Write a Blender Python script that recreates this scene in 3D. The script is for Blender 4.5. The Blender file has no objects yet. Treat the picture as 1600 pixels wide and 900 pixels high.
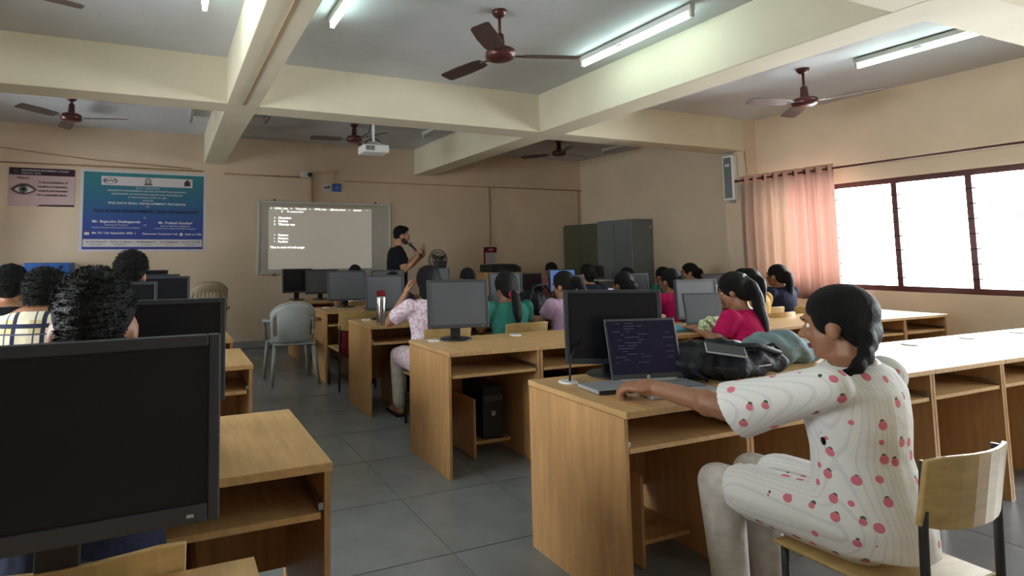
import bpy, bmesh, math, random
from mathutils import Vector, Matrix, Euler
random.seed(7)
SC = bpy.context.scene
COL = SC.collection
PI = math.pi

# ------------------------------------------------------------------ camera
cam_data = bpy.data.cameras.new('camera')
cam = bpy.data.objects.new('camera', cam_data)
COL.objects.link(cam)
FWD = Vector((0.36290816, 0.92888809, 0.07392279))
RGT = Vector((0.93160804, -0.36339167, -0.00727741))
UPV = Vector((-0.02010303, -0.0715081, 0.99723741))
M4 = Matrix((RGT, UPV, -FWD)).transposed().to_4x4()
M4.translation = (0, 0, 1.33)
cam.matrix_world = M4
cam_data.sensor_fit = 'HORIZONTAL'
cam_data.sensor_width = 36.0
cam_data.lens = 862.13 / 1600 * 36
cam_data.shift_x = 0.1256
cam_data.shift_y = -0.07
cam_data.clip_start = 0.05
SC.camera = cam

# ------------------------------------------------------------------ sky, exposure
world = bpy.data.worlds.new('sky')
SC.world = world
world.use_nodes = True
_bg = world.node_tree.nodes['Background']
_bg.inputs[0].default_value = (0.93, 0.97, 1.0, 1)
_bg.inputs[1].default_value = 10.0
def portal(x, y0, y1, z0, z1, side):
    d = bpy.data.lights.new('window_portal', 'AREA'); d.shape = 'RECTANGLE'
    d.size = z1-z0; d.size_y = y1-y0; d.cycles.is_portal = True
    o = bpy.data.objects.new('window_portal', d); COL.objects.link(o)
    o.location = (x, (y0+y1)/2, (z0+z1)/2); o.rotation_euler = (0, side*PI/2, 0)
for _y in ((2.3, 4.85), (-1.3, 1.3)): portal(7.56, _y[0], _y[1], .92, 2.16, 1)
portal(-3.21, 1.6, 3.4, .9, 2.2, -1)
portal(-3.21, 6.6, 7.4, .9, 2.2, -1)
SC.view_settings.view_transform = 'Standard'
SC.view_settings.look = 'None'
SC.view_settings.gamma = 1.0
SC.view_settings.use_curve_mapping = False
SC.view_settings.exposure = 1.95
TUBE_STRENGTH = 6.0

# ------------------------------------------------------------------ materials
def s2l(c):
    return tuple(((v/255)/12.92 if v/255 <= 0.04045 else ((v/255+0.055)/1.055)**2.4) for v in c)

class NT:
    """small helper round a material node tree"""
    def __init__(self, name):
        self.m = bpy.data.materials.new(name)
        self.m.use_nodes = True
        self.t = self.m.node_tree
        self.b = self.t.nodes['Principled BSDF']
        self.tc = None
    def n(self, kind, **kw):
        x = self.t.nodes.new(kind)
        for k, v in kw.items():
            setattr(x, k, v)
        return x
    def l(self, a, b):
        self.t.links.new(a, b)
    def obj(self):
        if not self.tc:
            self.tc = self.n('ShaderNodeTexCoord')
        return self.tc.outputs['Object']
    def mathn(self, op, a, b=None):
        x = self.n('ShaderNodeMath', operation=op)
        for i, v in enumerate((a, b)):
            if v is None: continue
            if isinstance(v, (int, float)): x.inputs[i].default_value = v
            else: self.l(v, x.inputs[i])
        return x.outputs[0]
    def mix(self, fac, a, b):
        x = self.n('ShaderNodeMix', data_type='RGBA')
        if isinstance(fac, (int, float)): x.inputs[0].default_value = fac
        else: self.l(fac, x.inputs[0])
        for i, v in ((6, a), (7, b)):
            if isinstance(v, tuple): x.inputs[i].default_value = v + (1,) if len(v) == 3 else v
            else: self.l(v, x.inputs[i])
        return x.outputs[2]
    def noise(self, scale, detail=3, stretch=None, rough=0.5):
        x = self.n('ShaderNodeTexNoise')
        x.inputs['Scale'].default_value = scale
        x.inputs['Detail'].default_value = detail
        x.inputs['Roughness'].default_value = rough
        if stretch:
            mp = self.n('ShaderNodeMapping')
            mp.inputs['Scale'].default_value = stretch
            self.l(self.obj(), mp.inputs[0]); self.l(mp.outputs[0], x.inputs['Vector'])
        else:
            self.l(self.obj(), x.inputs['Vector'])
        return x.outputs['Fac']
    def ramp(self, fac, lo, hi, clo, chi):
        r = self.n('ShaderNodeValToRGB')
        r.color_ramp.elements[0].position = lo; r.color_ramp.elements[1].position = hi
        r.color_ramp.elements[0].color = clo + (1,); r.color_ramp.elements[1].color = chi + (1,)
        self.l(fac, r.inputs[0])
        return r.outputs[0]
    def color(self, v):
        if isinstance(v, tuple): self.b.inputs['Base Color'].default_value = v + (1,)
        else: self.l(v, self.b.inputs['Base Color'])
    def bump(self, h, strength=0.2, dist=0.01):
        x = self.n('ShaderNodeBump')
        x.inputs['Strength'].default_value = strength; x.inputs['Distance'].default_value = dist
        self.l(h, x.inputs['Height']); self.l(x.outputs[0], self.b.inputs['Normal'])
    def set(self, rough=0.5, metal=0.0, spec=0.5):
        self.b.inputs['Roughness'].default_value = rough
        self.b.inputs['Metallic'].default_value = metal
        self.b.inputs['Specular IOR Level'].default_value = spec
        return self.m

def dull(c, f): return tuple(v*f for v in c)

def plain(name, rgb, rough=0.5, metal=0.0, spec=0.5, var=0.12, scale=8, bump=0.0, bscale=60):
    k = NT(name); c = s2l(rgb)
    if var: k.color(k.ramp(k.noise(scale), 0.3, 0.7, dull(c, 1-var), dull(c, 1+var)))
    else: k.color(c)
    if bump: k.bump(k.noise(bscale, 2), bump)
    return k.set(rough, metal, spec)

def wood(name, rgb, rough=0.4, stretch=(14, 1.6, 14)):
    k = NT(name); c = s2l(rgb)
    a = k.noise(2.2, 5, stretch, 0.6)
    k.color(k.ramp(a, 0.3, 0.72, dull(c, 0.78), dull(c, 1.12)))
    k.bump(a, 0.05)
    return k.set(rough, 0, 0.4)

def emit(name, rgb, strength, base=(0.8, 0.8, 0.8)):
    k = NT(name); k.color(base)
    k.b.inputs['Emission Color'].default_value = s2l(rgb) + (1,)
    k.b.inputs['Emission Strength'].default_value = strength
    return k.set(0.4)

def fabric(name, rgb, rgb2=None, scale=40, thr=(0.5, 0.56), rough=0.85):
    k = NT(name); c = s2l(rgb)
    if rgb2:
        k.color(k.ramp(k.noise(scale, 2, None, 0.6), thr[0], thr[1], c, s2l(rgb2)))
    else:
        k.color(k.ramp(k.noise(25), 0.3, 0.7, dull(c, 0.85), dull(c, 1.12)))
    k.bump(k.noise(14, 3), 0.35, 0.03)
    return k.set(rough, 0, 0.2)

def stripe_mask(k, axis, freq, width, phase=0.0):
    sp = k.n('ShaderNodeSeparateXYZ'); k.l(k.obj(), sp.inputs[0])
    f = k.mathn('FRACT', k.mathn('ADD', k.mathn('MULTIPLY', sp.outputs[axis], freq), 100+phase))
    return k.mathn('LESS_THAN', f, width)

M = {}
M['wall'] = plain('cream_distemper_wall', (214, 194, 170), 0.85, var=0.06, scale=1.6, bump=0.12, bscale=90)
M['beam'] = plain('cream_beam_paint', (214, 205, 182), 0.8, var=0.05, scale=2.0, bump=0.1, bscale=70)
M['ceil'] = plain('ceiling_whitewash', (196, 197, 199), 0.9, var=0.06, scale=1.3, bump=0.25, bscale=14)
M['grout'] = plain('tile_grout', (150, 150, 145), 0.9)
M['tile'] = plain('grey_floor_tile', (128, 130, 132), 0.28, var=0.14, scale=5)
M['wood'] = wood('oak_laminate', (206, 164, 112))
M['woodv'] = wood('oak_laminate_upright', (198, 152, 102), stretch=(14, 14, 1.6))
M['ply'] = wood('varnished_plywood', (190, 158, 102), 0.35, (3, 14, 14))
M['black'] = plain('black_plastic', (26, 27, 31), 0.42, var=0.1)
M['bezel'] = plain('charcoal_bezel', (50, 52, 60), 0.45, var=0.06)
M['dark'] = plain('dark_grey_plastic', (62, 63, 68), 0.45, var=0.06)
M['screen'] = plain('dark_screen', (22, 23, 30), 0.35, spec=0.3, var=0.05)
M['screen_grey'] = plain('hazed_grey_screen', (88, 90, 96), 0.5, var=0.06, scale=4)  # dark glass greyed: reflected light and haze put into the colour
M['monback'] = plain('monitor_front_grey', (70, 71, 74), 0.5, var=0.05)
M['chrome'] = plain('steel', (190, 192, 195), 0.22, 1.0, var=0.05)
M['tubeleg'] = plain('powder_coated_leg', (60, 58, 58), 0.4, 0.5)
M['silver'] = plain('silver_plastic', (176, 180, 186), 0.35, 0.4, var=0.06)
M['white'] = plain('white_plastic', (225, 226, 224), 0.4, var=0.04)
M['paper'] = plain('paper', (232, 232, 230), 0.8, var=0.03)
M['fanbrown'] = plain('brown_fan_enamel', (84, 46, 42), 0.3, 0.3, var=0.1)
M['fanblade'] = plain('brown_fan_blade', (76, 58, 54), 0.4, 0.1, var=0.1)
M['conduit'] = plain('painted_conduit', (170, 140, 108), 0.6, var=0.08)
M['olive'] = plain('olive_steel', (92, 92, 72), 0.4, 0.2, var=0.06, scale=2)
M['greysteel'] = plain('grey_steel', (118, 126, 128), 0.4, 0.2, var=0.06, scale=2)
M['bluepaint'] = plain('blue_painted_steel', (44, 88, 158), 0.45, 0.1)
M['tubelit'] = emit('lit_tube', (222, 255, 248), TUBE_STRENGTH)
M['tubeoff'] = plain('unlit_tube', (150, 150, 150), 0.3)
M['fixture'] = plain('tube_fixture_white', (205, 205, 200), 0.5, var=0.04)
M['skin'] = plain('brown_skin', (150, 104, 78), 0.5, var=0.1, scale=14, bump=0.05, bscale=140)
M['skin2'] = plain('fairer_brown_skin', (168, 120, 92), 0.5, var=0.1, scale=14)
M['lip'] = plain('lip', (130, 70, 62), 0.4)
M['eyewhite'] = plain('eye_white', (225, 220, 214), 0.25, var=0)
M['iris'] = plain('dark_iris', (30, 20, 16), 0.2, var=0)
def hair_mat(name, rgb, rough, hi):
    k = NT(name); c = s2l(rgb)
    a = k.noise(30, 4, (5, 5, 1.0), 0.7)
    k.color(k.ramp(a, 0.35, 0.75, dull(c, 0.6), s2l(hi)))
    k.bump(a, 0.7, 0.02)
    return k.set(rough, 0, 0.22)
M['hair'] = hair_mat('black_hair', (13, 12, 13), 0.5, (27, 25, 28))
M['hairb'] = hair_mat('short_black_hair', (15, 14, 15), 0.55, (36, 35, 36))
M['beard'] = plain('black_beard', (52, 38, 33), 0.85, var=.3, scale=90)
M['pinkprint'] = fabric('pink_floral_print', (214, 172, 194), (238, 226, 233), 48, (0.44, 0.56))
M['teal'] = fabric('teal_cotton', (52, 120, 108))
M['lavender'] = fabric('lavender_cotton', (206, 170, 205))
M['crimson'] = fabric('crimson_cotton', (178, 20, 84))
M['navy'] = fabric('navy_cotton', (36, 40, 62))
M['blackcloth'] = fabric('black_cotton', (17, 18, 24))
M['bagblack'] = fabric('black_nylon', (30, 31, 36), rough=0.6)
M['greyblue'] = fabric('grey_blue_cloth', (134, 156, 166))
M['greenprint'] = fabric('pale_green_print', (206, 216, 176), (120, 134, 96), 45, (0.5, 0.58))
M['maroon'] = fabric('maroon_cloth', (112, 24, 36))
M['mustard'] = fabric('mustard_cotton', (176, 138, 70))
M['rose'] = fabric('rose_cotton', (190, 110, 120))
M['whitecloth'] = fabric('white_cotton', (220, 220, 222))
M['jeans'] = fabric('dark_trouser', (44, 46, 56))
M['palepants'] = fabric('pale_leggings', (205, 198, 190))
def plaid():
    k = NT('plaid_shirt')
    a = k.mix(stripe_mask(k, 0, 9.0, 0.5), s2l((238, 232, 212)), s2l((214, 202, 150)))
    a = k.mix(stripe_mask(k, 2, 9.0, 0.5, 0.3), a, s2l((232, 226, 200)))
    for ax in (0, 2):
        a = k.mix(stripe_mask(k, ax, 9.0, 0.16, 0.6), a, s2l((50, 52, 76)))
        a = k.mix(stripe_mask(k, ax, 9.0, 0.06, 0.85), a, s2l((92, 92, 110)))
    k.color(a); k.bump(k.noise(12, 3), 0.3, 0.03)
    return k.set(0.85, 0, 0.2)
M['plaid'] = plaid()
def berry():
    k = NT('strawberry_print_cotton')
    a = k.mix(stripe_mask(k, 0, 70.0, 0.22), s2l((240, 238, 236)), s2l((228, 226, 227)))
    def vor(off):
        mp = k.n('ShaderNodeMapping'); mp.inputs['Location'].default_value = off
        k.l(k.obj(), mp.inputs[0])
        v = k.n('ShaderNodeTexVoronoi'); v.inputs['Scale'].default_value = 17.0
        v.inputs['Randomness'].default_value = 0.55
        k.l(mp.outputs[0], v.inputs['Vector'])
        return v.outputs['Distance']
    a = k.mix(k.mathn('LESS_THAN', vor((0.003, 0.003, -0.011)), 0.13), a, s2l((70, 96, 66)))
    a = k.mix(k.mathn('LESS_THAN', vor((0, 0, 0)), 0.235), a, s2l((226, 128, 144)))
    k.color(a); k.bump(k.noise(12, 3), 0.3, 0.03)
    return k.set(0.85, 0, 0.2)
M['berry'] = berry()
def banner_mat():
    k = NT('banner_print')
    sp = k.n('ShaderNodeSeparateXYZ'); k.l(k.obj(), sp.inputs[0])
    f = k.mathn('ADD', k.mathn('MULTIPLY', sp.outputs[2], 0.92), 0.5)
    r = k.n('ShaderNodeValToRGB')
    e = r.color_ramp.elements
    e[0].position = 0.0; e[0].color = s2l((44, 58, 140)) + (1,)
    e[1].position = 1.0; e[1].color = s2l((52, 128, 132)) + (1,)
    x = e.new(0.34); x.color = s2l((50, 74, 150)) + (1,)
    x = e.new(0.62); x.color = s2l((46, 100, 138)) + (1,)
    k.l(f, r.inputs[0]); k.color(r.outputs[0])
    return k.set(0.45)
M['banner'] = banner_mat()
M['bannerwhite'] = plain('banner_white', (205, 200, 204), 0.6, var=0.03)
M['navyink'] = plain('navy_ink', (24, 36, 84), 0.6, var=0)
M['blackink'] = plain('black_ink', (24, 20, 24), 0.7, var=0)
M['whiteink'] = plain('white_ink', (228, 230, 232), 0.7, var=0)
M['visionpink'] = plain('poster_pink', (196, 170, 172), 0.6, var=0.06, scale=2)
M['visionband'] = plain('poster_maroon', (52, 20, 40), 0.6, var=0)
M['board'] = plain('whiteboard_enamel', (186, 182, 172), 0.35, var=0.05, scale=2)
M['alu'] = plain('board_frame_aluminium', (205, 206, 202), 0.35, 0.5, var=0.03)
M['projtext'] = emit('glowing_projected_text', (255, 255, 246), 0.35)  # projector light put in as self-glowing lettering
M['projfield'] = emit('glowing_projected_page', (226, 218, 204), 0.05, s2l((184, 178, 166)))  # projector light on the board given as a faint glow of its own
M['cyanscreen'] = emit('cyan_lit_screen', (130, 214, 226), 0.4, (0.02, 0.02, 0.02))
M['bluescreen'] = emit('blue_lit_screen', (96, 130, 190), 0.16, (0.02, 0.02, 0.02))
M['codescreen'] = emit('code_screen', (20, 18, 44), 0.12, (0.004, 0.004, 0.008))
M['codescreen'].node_tree.nodes['Principled BSDF'].inputs['Roughness'].default_value = 0.25
M['codescreen'].node_tree.nodes['Principled BSDF'].inputs['Specular IOR Level'].default_value = 0.15
M['codetext'] = emit('code_text', (90, 90, 124), 0.07, (0.02, 0.02, 0.02))
M['lavscreen'] = emit('lavender_lit_screen', (170, 168, 200), 0.25, (0.02, 0.02, 0.02))
M['plasticgrey'] = plain('light_grey_moulded_plastic', (156, 160, 158), 0.45, var=0.08)
M['plasticbeige'] = plain('beige_moulded_plastic', (168, 152, 130), 0.5, var=0.06)
M['charcoal'] = plain('charcoal_moulded_plastic', (92, 94, 104), 0.5, var=0.06)
M['red'] = plain('red_plastic', (150, 40, 60), 0.5)
M['yellow'] = plain('yellow_plastic', (200, 200, 70), 0.4)
M['bluefolder'] = plain('blue_folder', (90, 150, 180), 0.5)
M['bluesign'] = plain('blue_sign', (52, 96, 176), 0.5)
M['keys'] = plain('grey_keys', (120, 124, 130), 0.5)
def glass():
    k = NT('window_glass')
    tr = k.n('ShaderNodeBsdfTransparent'); gl = k.n('ShaderNodeBsdfGlossy'); gl.inputs['Roughness'].default_value = 0.02
    tr.inputs[0].default_value = (.95, .97, .97, 1)
    mx = k.n('ShaderNodeMixShader'); fr = k.n('ShaderNodeFresnel'); fr.inputs[0].default_value = 1.45
    k.l(fr.outputs[0], mx.inputs[0]); k.l(tr.outputs[0], mx.inputs[1]); k.l(gl.outputs[0], mx.inputs[2])
    k.l(mx.outputs[0], k.t.nodes['Material Output'].inputs[0])
    return k.m
M['glass'] = glass()
def curtain():
    k = NT('curtain_cloth')
    sp = k.n('ShaderNodeSeparateXYZ'); k.l(k.obj(), sp.inputs[0])
    c = k.ramp(sp.outputs[1], 0.0, 0.02, s2l((208, 178, 168)), s2l((198, 176, 162)))  # pinker near side: daylight through the cloth put into its colour
    k.color(c)
    tr = k.n('ShaderNodeBsdfTranslucent'); k.l(c, tr.inputs[0])
    mx = k.n('ShaderNodeMixShader'); mx.inputs[0].default_value = 0.45
    out = k.t.nodes['Material Output']
    k.l(k.b.outputs[0], mx.inputs[1]); k.l(tr.outputs[0], mx.inputs[2]); k.l(mx.outputs[0], out.inputs[0])
    return k.set(0.9, 0, 0.1)
M['curtain'] = curtain()
M['curtainhead'] = plain('peach_curtain_heading', (208, 160, 142), 0.8)

# ------------------------------------------------------------------ mesh builder
class MB:
    def __init__(self):
        self.bm = bmesh.new()
        self.mats = []
    def _mi(self, faces, mat):
        if mat is None: return
        if mat not in self.mats: self.mats.append(mat)
        i = self.mats.index(mat)
        for f in faces: f.material_index = i
    def box(self, c, s, rot=None, mat=None, taper=None):
        vs = []
        R = rot if rot is not None else Matrix.Identity(3)
        for dz in (-.5, .5):
            tx, ty = (taper if (taper and dz > 0) else (1, 1))
            for dx, dy in ((-.5, -.5), (.5, -.5), (.5, .5), (-.5, .5)):
                vs.append(self.bm.verts.new(R @ Vector((dx*s[0]*tx, dy*s[1]*ty, dz*s[2])) + Vector(c)))
        fs = [self.bm.faces.new([vs[i] for i in q]) for q in
              ((3, 2, 1, 0), (4, 5, 6, 7), (0, 1, 5, 4), (1, 2, 6, 5), (2, 3, 7, 6), (3, 0, 4, 7))]
        self._mi(fs, mat); return self
    def loft(self, rings, cap=True, mat=None):
        """rings: list of lists of points, same length, closed loops"""
        rv = [[self.bm.verts.new(p) for p in r] for r in rings]
        n = len(rv[0]); fs = []
        for a, b in zip(rv, rv[1:]):
            for i in range(n):
                j = (i+1) % n
                fs.append(self.bm.faces.new((a[i], a[j], b[j], b[i])))
        if cap:
            fs.append(self.bm.faces.new(rv[0][::-1])); fs.append(self.bm.faces.new(rv[-1]))
        self._mi(fs, mat); return self
    def cyl(self, p0, p1, r0, r1=None, n=12, mat=None):
        return self.tube([p0, p1], [r0, r0 if r1 is None else r1], n, mat)
    def tube(self, pts, r, n=8, mat=None):
        pts = [Vector(p) for p in pts]
        if isinstance(r, (int, float)): r = [r]*len(pts)
        rings = []; ref = None
        for i, p in enumerate(pts):
            d = (pts[min(i+1, len(pts)-1)] - pts[max(i-1, 0)]).normalized()
            if ref is None:
                ref = Vector((0, 0, 1)) if abs(d.z) < .9 else Vector((1, 0, 0))
            a = d.cross(ref).normalized(); b = a.cross(d).normalized(); ref = b
            rings.append([p + (a*math.cos(t) + b*math.sin(t))*r[i] for t in (2*PI*k/n for k in range(n))])
        return self.loft(rings, True, mat)
    def lathe(self, prof, c=(0, 0, 0), n=20, mat=None):
        rings = [[Vector(c) + Vector((r*math.cos(2*PI*k/n), r*math.sin(2*PI*k/n), z)) for k in range(n)] for r, z in prof]
        return self.loft(rings, True, mat)
    def ell(self, c, r, R=None, n=14, m=9, mat=None):
        rings = []; R = R or Matrix.Identity(3)
        for j in range(m):
            t = -PI/2 + PI*(j+.5)/m if False else -PI/2 + 0.08 + (PI-0.16)*j/(m-1)
            rings.append([Vector(c) + R @ Vector((r[0]*math.cos(t)*math.cos(2*PI*k/n), r[1]*math.cos(t)*math.sin(2*PI*k/n), r[2]*math.sin(t))) for k in range(n)])
        return self.loft(rings, True, mat)
    def cap(self, p0, p1, r0, r1, n=10):
        p0, p1 = Vector(p0), Vector(p1)
        d = p1-p0; L = d.length
        if L < 1e-6: return self.ell(p0, (r0, r0, r0))
        d /= L; pts = []; rr = []
        for t in (-1, -.8, -.45, 0):
            pts.append(p0 + d*r0*t); rr.append(max(r0*math.sqrt(max(1-t*t, 0)), r0*.15))
        for t in (0, .45, .8, 1):
            pts.append(p1 + d*r1*t); rr.append(max(r1*math.sqrt(max(1-t*t, 0)), r1*.15))
        return self.tube(pts, rr, n)
    def prism(self, poly, y0, y1, mat=None):
        """polygon in XZ extruded along Y"""
        return self.loft([[Vector((x, y0, z)) for x, z in poly], [Vector((x, y1, z)) for x, z in poly]], True, mat)
    def quad(self, pts, mat=None):
        f = self.bm.faces.new([self.bm.verts.new(p) for p in pts]); self._mi([f], mat); return self
    def add_mesh(self, me):
        self.bm.from_mesh(me); return self
    def mesh(self, name, mat=None, smooth=False):
        bmesh.ops.recalc_face_normals(self.bm, faces=self.bm.faces)
        me = bpy.data.meshes.new(name)
        self.bm.to_mesh(me); self.bm.free()
        for m in (self.mats or ([mat] if mat else [])): me.materials.append(m)
        if smooth:
            me.polygons.foreach_set('use_smooth', [True]*len(me.polygons))
        return me
    def build(self, name, mat=None, parent=None, smooth=False, bevel=0.0, label=None):
        o = bpy.data.objects.new(name, self.mesh(name, mat, smooth))
        COL.objects.link(o)
        if parent is not None: o.parent = parent
        if bevel:
            md = o.modifiers.new('bevel', 'BEVEL'); md.width = bevel; md.segments = 2; md.limit_method = 'ANGLE'
        if label: o['label'] = label
        return o

def tag(o, label, cat, group=None):
    o['label'] = label; o['category'] = cat
    if group: o['group'] = group
    return o
def thing(name, label, cat, loc=(0, 0, 0), rz=0.0, group=None):
    o = bpy.data.objects.new(name, None); COL.objects.link(o)
    o.empty_display_size = 0.1
    o.location = loc; o.rotation_euler = (0, 0, rz)
    return tag(o, label, cat, group)
def struct(o, label=None):
    o['kind'] = 'structure'
    if label: o['label'] = label
    return o
def put(name, me, parent, loc=(0, 0, 0), rot=(0, 0, 0), scale=None):
    o = bpy.data.objects.new(name, me); COL.objects.link(o)
    o.parent = parent; o.location = loc; o.rotation_euler = rot
    if scale: o.scale = scale
    return o
def dup(root, loc, rz, label, group=None):
    r = root.copy(); COL.objects.link(r); r.location = loc; r.rotation_euler = (0, 0, rz); r['label'] = label
    if group: r['group'] = group
    for ch in list(root.children):
        c = ch.copy(); COL.objects.link(c); c.parent = r
        for g in list(ch.children):
            d = g.copy(); COL.objects.link(d); d.parent = c
    return r
def text(s, parent, loc, size, mat, align='LEFT', rot=(PI/2, 0, 0), name='lettering', bold=0.0, maxw=None, ext=0.0004):
    cu = bpy.data.curves.new('lettering', 'FONT')
    cu.body = s; cu.size = size; cu.align_x = align; cu.extrude = ext; cu.offset = bold
    cu.resolution_u = 2
    t = bpy.data.objects.new('tmp', cu); COL.objects.link(t)
    dg = bpy.context.evaluated_depsgraph_get(); dg.update()
    me = bpy.data.meshes.new_from_object(t.evaluated_get(dg))
    bpy.data.objects.remove(t)
    if maxw:
        xs = [v.co.x for v in me.vertices]; w = max(xs)-min(xs)
        k = maxw/w
        for v in me.vertices: v.co.x *= k
    me.materials.clear(); me.materials.append(mat)
    o = put(name, me, parent, loc, rot)
    return o
# ------------------------------------------------------------------ room shell
X0, X1, Y0, Y1, ZC = -3.0, 7.35, -2.2, 8.41, 3.135
XC = 7.134                                   # face of the wall columns
ZB = 2.71                                    # underside of the beams
fl = struct(MB().box(((X0+X1)/2, (Y0+Y1)/2, -0.054), (X1-X0+.4, Y1-Y0+.4, 0.1)).build('floor', M['grout']), 'grey tiled classroom floor')
tile_me = MB().box((0, 0, -0.006), (0.594, 0.594, 0.012)).mesh('tile', M['tile'])
for i in range(17):
    for j in range(14):
        t = put('tile', tile_me, fl, (X0+.325+.6*i, 0.2+.6*j, 0), (0, 0, PI/2*((i*7+j*3) % 4)))
struct(MB().box(((X0+X1)/2, (Y0+Y1)/2, ZC+.05), (X1-X0+.4, Y1-Y0+.4, 0.1)).build('ceiling', M['ceil']), 'whitewashed concrete ceiling')
struct(MB().box(((X0+X1)/2, Y1+.1, ZC/2), (X1-X0+.4, .2, ZC)).build('wall_front', M['wall']), 'cream front wall behind the whiteboard')
ADDED_LWIN = [(1.6, 3.4), (6.6, 7.4)]  # unseen windows added to bring in ambient daylight from the left
b = MB()
b.box((X0-.1, (Y0+Y1)/2, .45), (.2, Y1-Y0, .9)); b.box((X0-.1, (Y0+Y1)/2, (2.2+ZC)/2), (.2, Y1-Y0, ZC-2.2))
for a, c in ((Y0, 1.6), (3.4, 6.6), (7.4, Y1)): b.box((X0-.1, (a+c)/2, 1.55), (.2, c-a, 1.3))
struct(b.build('wall_left', M['wall']), 'cream left wall with added window openings')
for k, (a, c) in enumerate(ADDED_LWIN):
    fr = MB()
    for yy in (a+.03, c-.03): fr.box((X0-.1, yy, 1.55), (.07, .06, 1.3))
    for zz in (.93, 2.17): fr.box((X0-.1, (a+c)/2, zz), (.07, c-a-.12, .06))
    w = struct(fr.build('window_%d' % (k+3), M['fanbrown']), 'brown framed window added out of view in the left wall for daylight')
    MB().box((X0-.1, (a+c)/2, 1.55), (.006, c-a-.1, 1.2)).build('pane', M['glass'], w)
    for i in range(1, 4): MB().box((X0-.1, a+(c-a)*i/4, 1.55), (.06, .05, 1.18)).build('mullion', M['fanbrown'], w)
struct(MB().box(((X0+X1)/2, Y0-.1, ZC/2), (X1-X0+.4, .2, ZC)).build('wall_back', M['wall']), 'cream rear wall')
WIN = [(2.3, 4.85), (-1.3, 1.3)]
ZS, ZL = 0.92, 2.16
b = MB()
b.box((X1+.1, (Y0+Y1)/2, ZS/2), (.2, Y1-Y0, ZS)); b.box((X1+.1, (Y0+Y1)/2, (ZL+ZC)/2), (.2, Y1-Y0, ZC-ZL))
for a, c in ((Y0, -1.3), (1.3, 2.3), (4.85, Y1)):
    b.box((X1+.1, (a+c)/2, (ZS+ZL)/2), (.2, c-a, ZL-ZS))
struct(b.build('wall_right', M['wall']), 'cream right wall with windows')
for k, (a, c) in enumerate(((5.015, 5.334), (1.49, 1.81))):
    struct(MB().box(((XC+X1)/2+.02, (a+c)/2, ZC/2), (X1-XC+.04, c-a, ZC)).build('trim_%d' % (k+1), M['wall']), 'cream wall column carrying a ceiling beam' + (' beside the curtain' if k == 0 else ' beyond the picture'))
def beam(n, c, s, label):
    o = struct(MB().box(c, s).build('trim_%d' % n, M['beam'], bevel=0.006), label)
zb = (ZB+ZC+.02)/2; hb = ZC+.02-ZB
beam(3, ((.468+.751)/2, (Y0+Y1)/2, zb), (.283, Y1-Y0, hb), 'left ceiling beam running to the front wall')
beam(4, ((3.848+4.173)/2, (Y0+Y1)/2, zb), (.325, Y1-Y0, hb), 'right ceiling beam running to the front wall')
beam(5, ((X0+X1)/2, (5.023+5.326)/2, zb+.001), (X1-X0, .303, hb-.002), 'cross beam spanning the room parallel to the front wall')
beam(6, ((X0+X1)/2, 1.65, zb+.001), (X1-X0, .303, hb-.002), 'cross beam above and behind the nearest desks')
# thin conduits and cable runs
def pipe(n, pts, r, label, mat='conduit'):
    struct(MB().tube(pts, r, 8).build('trim_%d' % n, M[mat], smooth=True), label)
yw = Y1-.012
pipe(7, [(X0, yw, 2.60), (0.46, yw, 2.60)], .011, 'cream conduit along the front wall above the posters')
pipe(8, [(0.76, yw, 2.578), (2.03, yw, 2.578)], .011, 'cream conduit leading to the small camera')
pipe(9, [(2.59, yw, 2.55), (X1, yw, 2.57)], .010, 'cream conduit running right along the front wall')
pipe(10, [(5.30, yw, 2.55), (5.30, yw, 1.52)], .010, 'vertical conduit dropping to the calendar')
pipe(11, [(2.083, yw, 2.60), (2.083, yw, 2.18)], .022, 'vertical trunking above the whiteboard')
pipe(12, [(7.27, yw, 2.57), (7.27, yw, 1.95)], .010, 'vertical conduit in the front corner')
pipe(13, [(X0, yw, 2.94), (-2.03, yw, 2.79), (-.9, yw, 2.68), (.3, yw, 2.63)], .006, 'thin line sloping along the front wall')  # thin raised line falling towards the left beam
pipe(14, [(.61, -1, ZB-.004), (.61, 5.0, ZB-.004)], .007, 'thin conduit under the left ceiling beam')
pipe(15, [(2.45, yw, 2.70), (2.45, yw, 2.50)], .006, 'short cable above the blue sign')
pipe(16, [(7.1, 5.0, 2.7), (7.12, 4.99, 2.35), (7.12, 5.0, 2.0)], .007, 'thin cable on the wall column')
MB().box((X0+.02, 3, .06), (.02, 10, .1)).build('baseboard_left', M['grout'])['kind'] = 'structure'
MB().box((2.2, Y1-.01, .06), (10.3, .02, .1)).build('baseboard_front', M['grout'])['kind'] = 'structure'
# windows
for k, (a, c) in enumerate(WIN):
    fr = MB()
    for yy in (a+.03, c-.03): fr.box((X1+.1, yy, (ZS+ZL)/2), (.07, .06, ZL-ZS))
    for zz in (ZS+.03, ZL-.03): fr.box((X1+.1, (a+c)/2, zz), (.07, c-a-.12, .06))
    w = struct(fr.build('window_%d' % (k+1), M['fanbrown']), 'brown framed window in the right wall' + (' behind the curtain' if k == 0 else ' beyond the picture'))
    n = 4; st = (c-a-.12)/n
    for i in range(n):
        yc = a+.06+st*(i+.5)
        MB().box((X1+.1, yc, (ZS+ZL)/2), (.006, st-.05, ZL-ZS-.13)).build('pane', M['glass'], w)
        if i: MB().box((X1+.1, a+.06+st*i, (ZS+ZL)/2), (.06, .05, ZL-ZS-.12)).build('mullion', M['fanbrown'], w)
    for i in range(7):
        zz = ZS+.15*(i+1)
        MB().cyl((X1+.05, a+.03, zz), (X1+.05, c-.03, zz), .006, n=6).build('grille_bar', M['tubeleg'], w)
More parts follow.
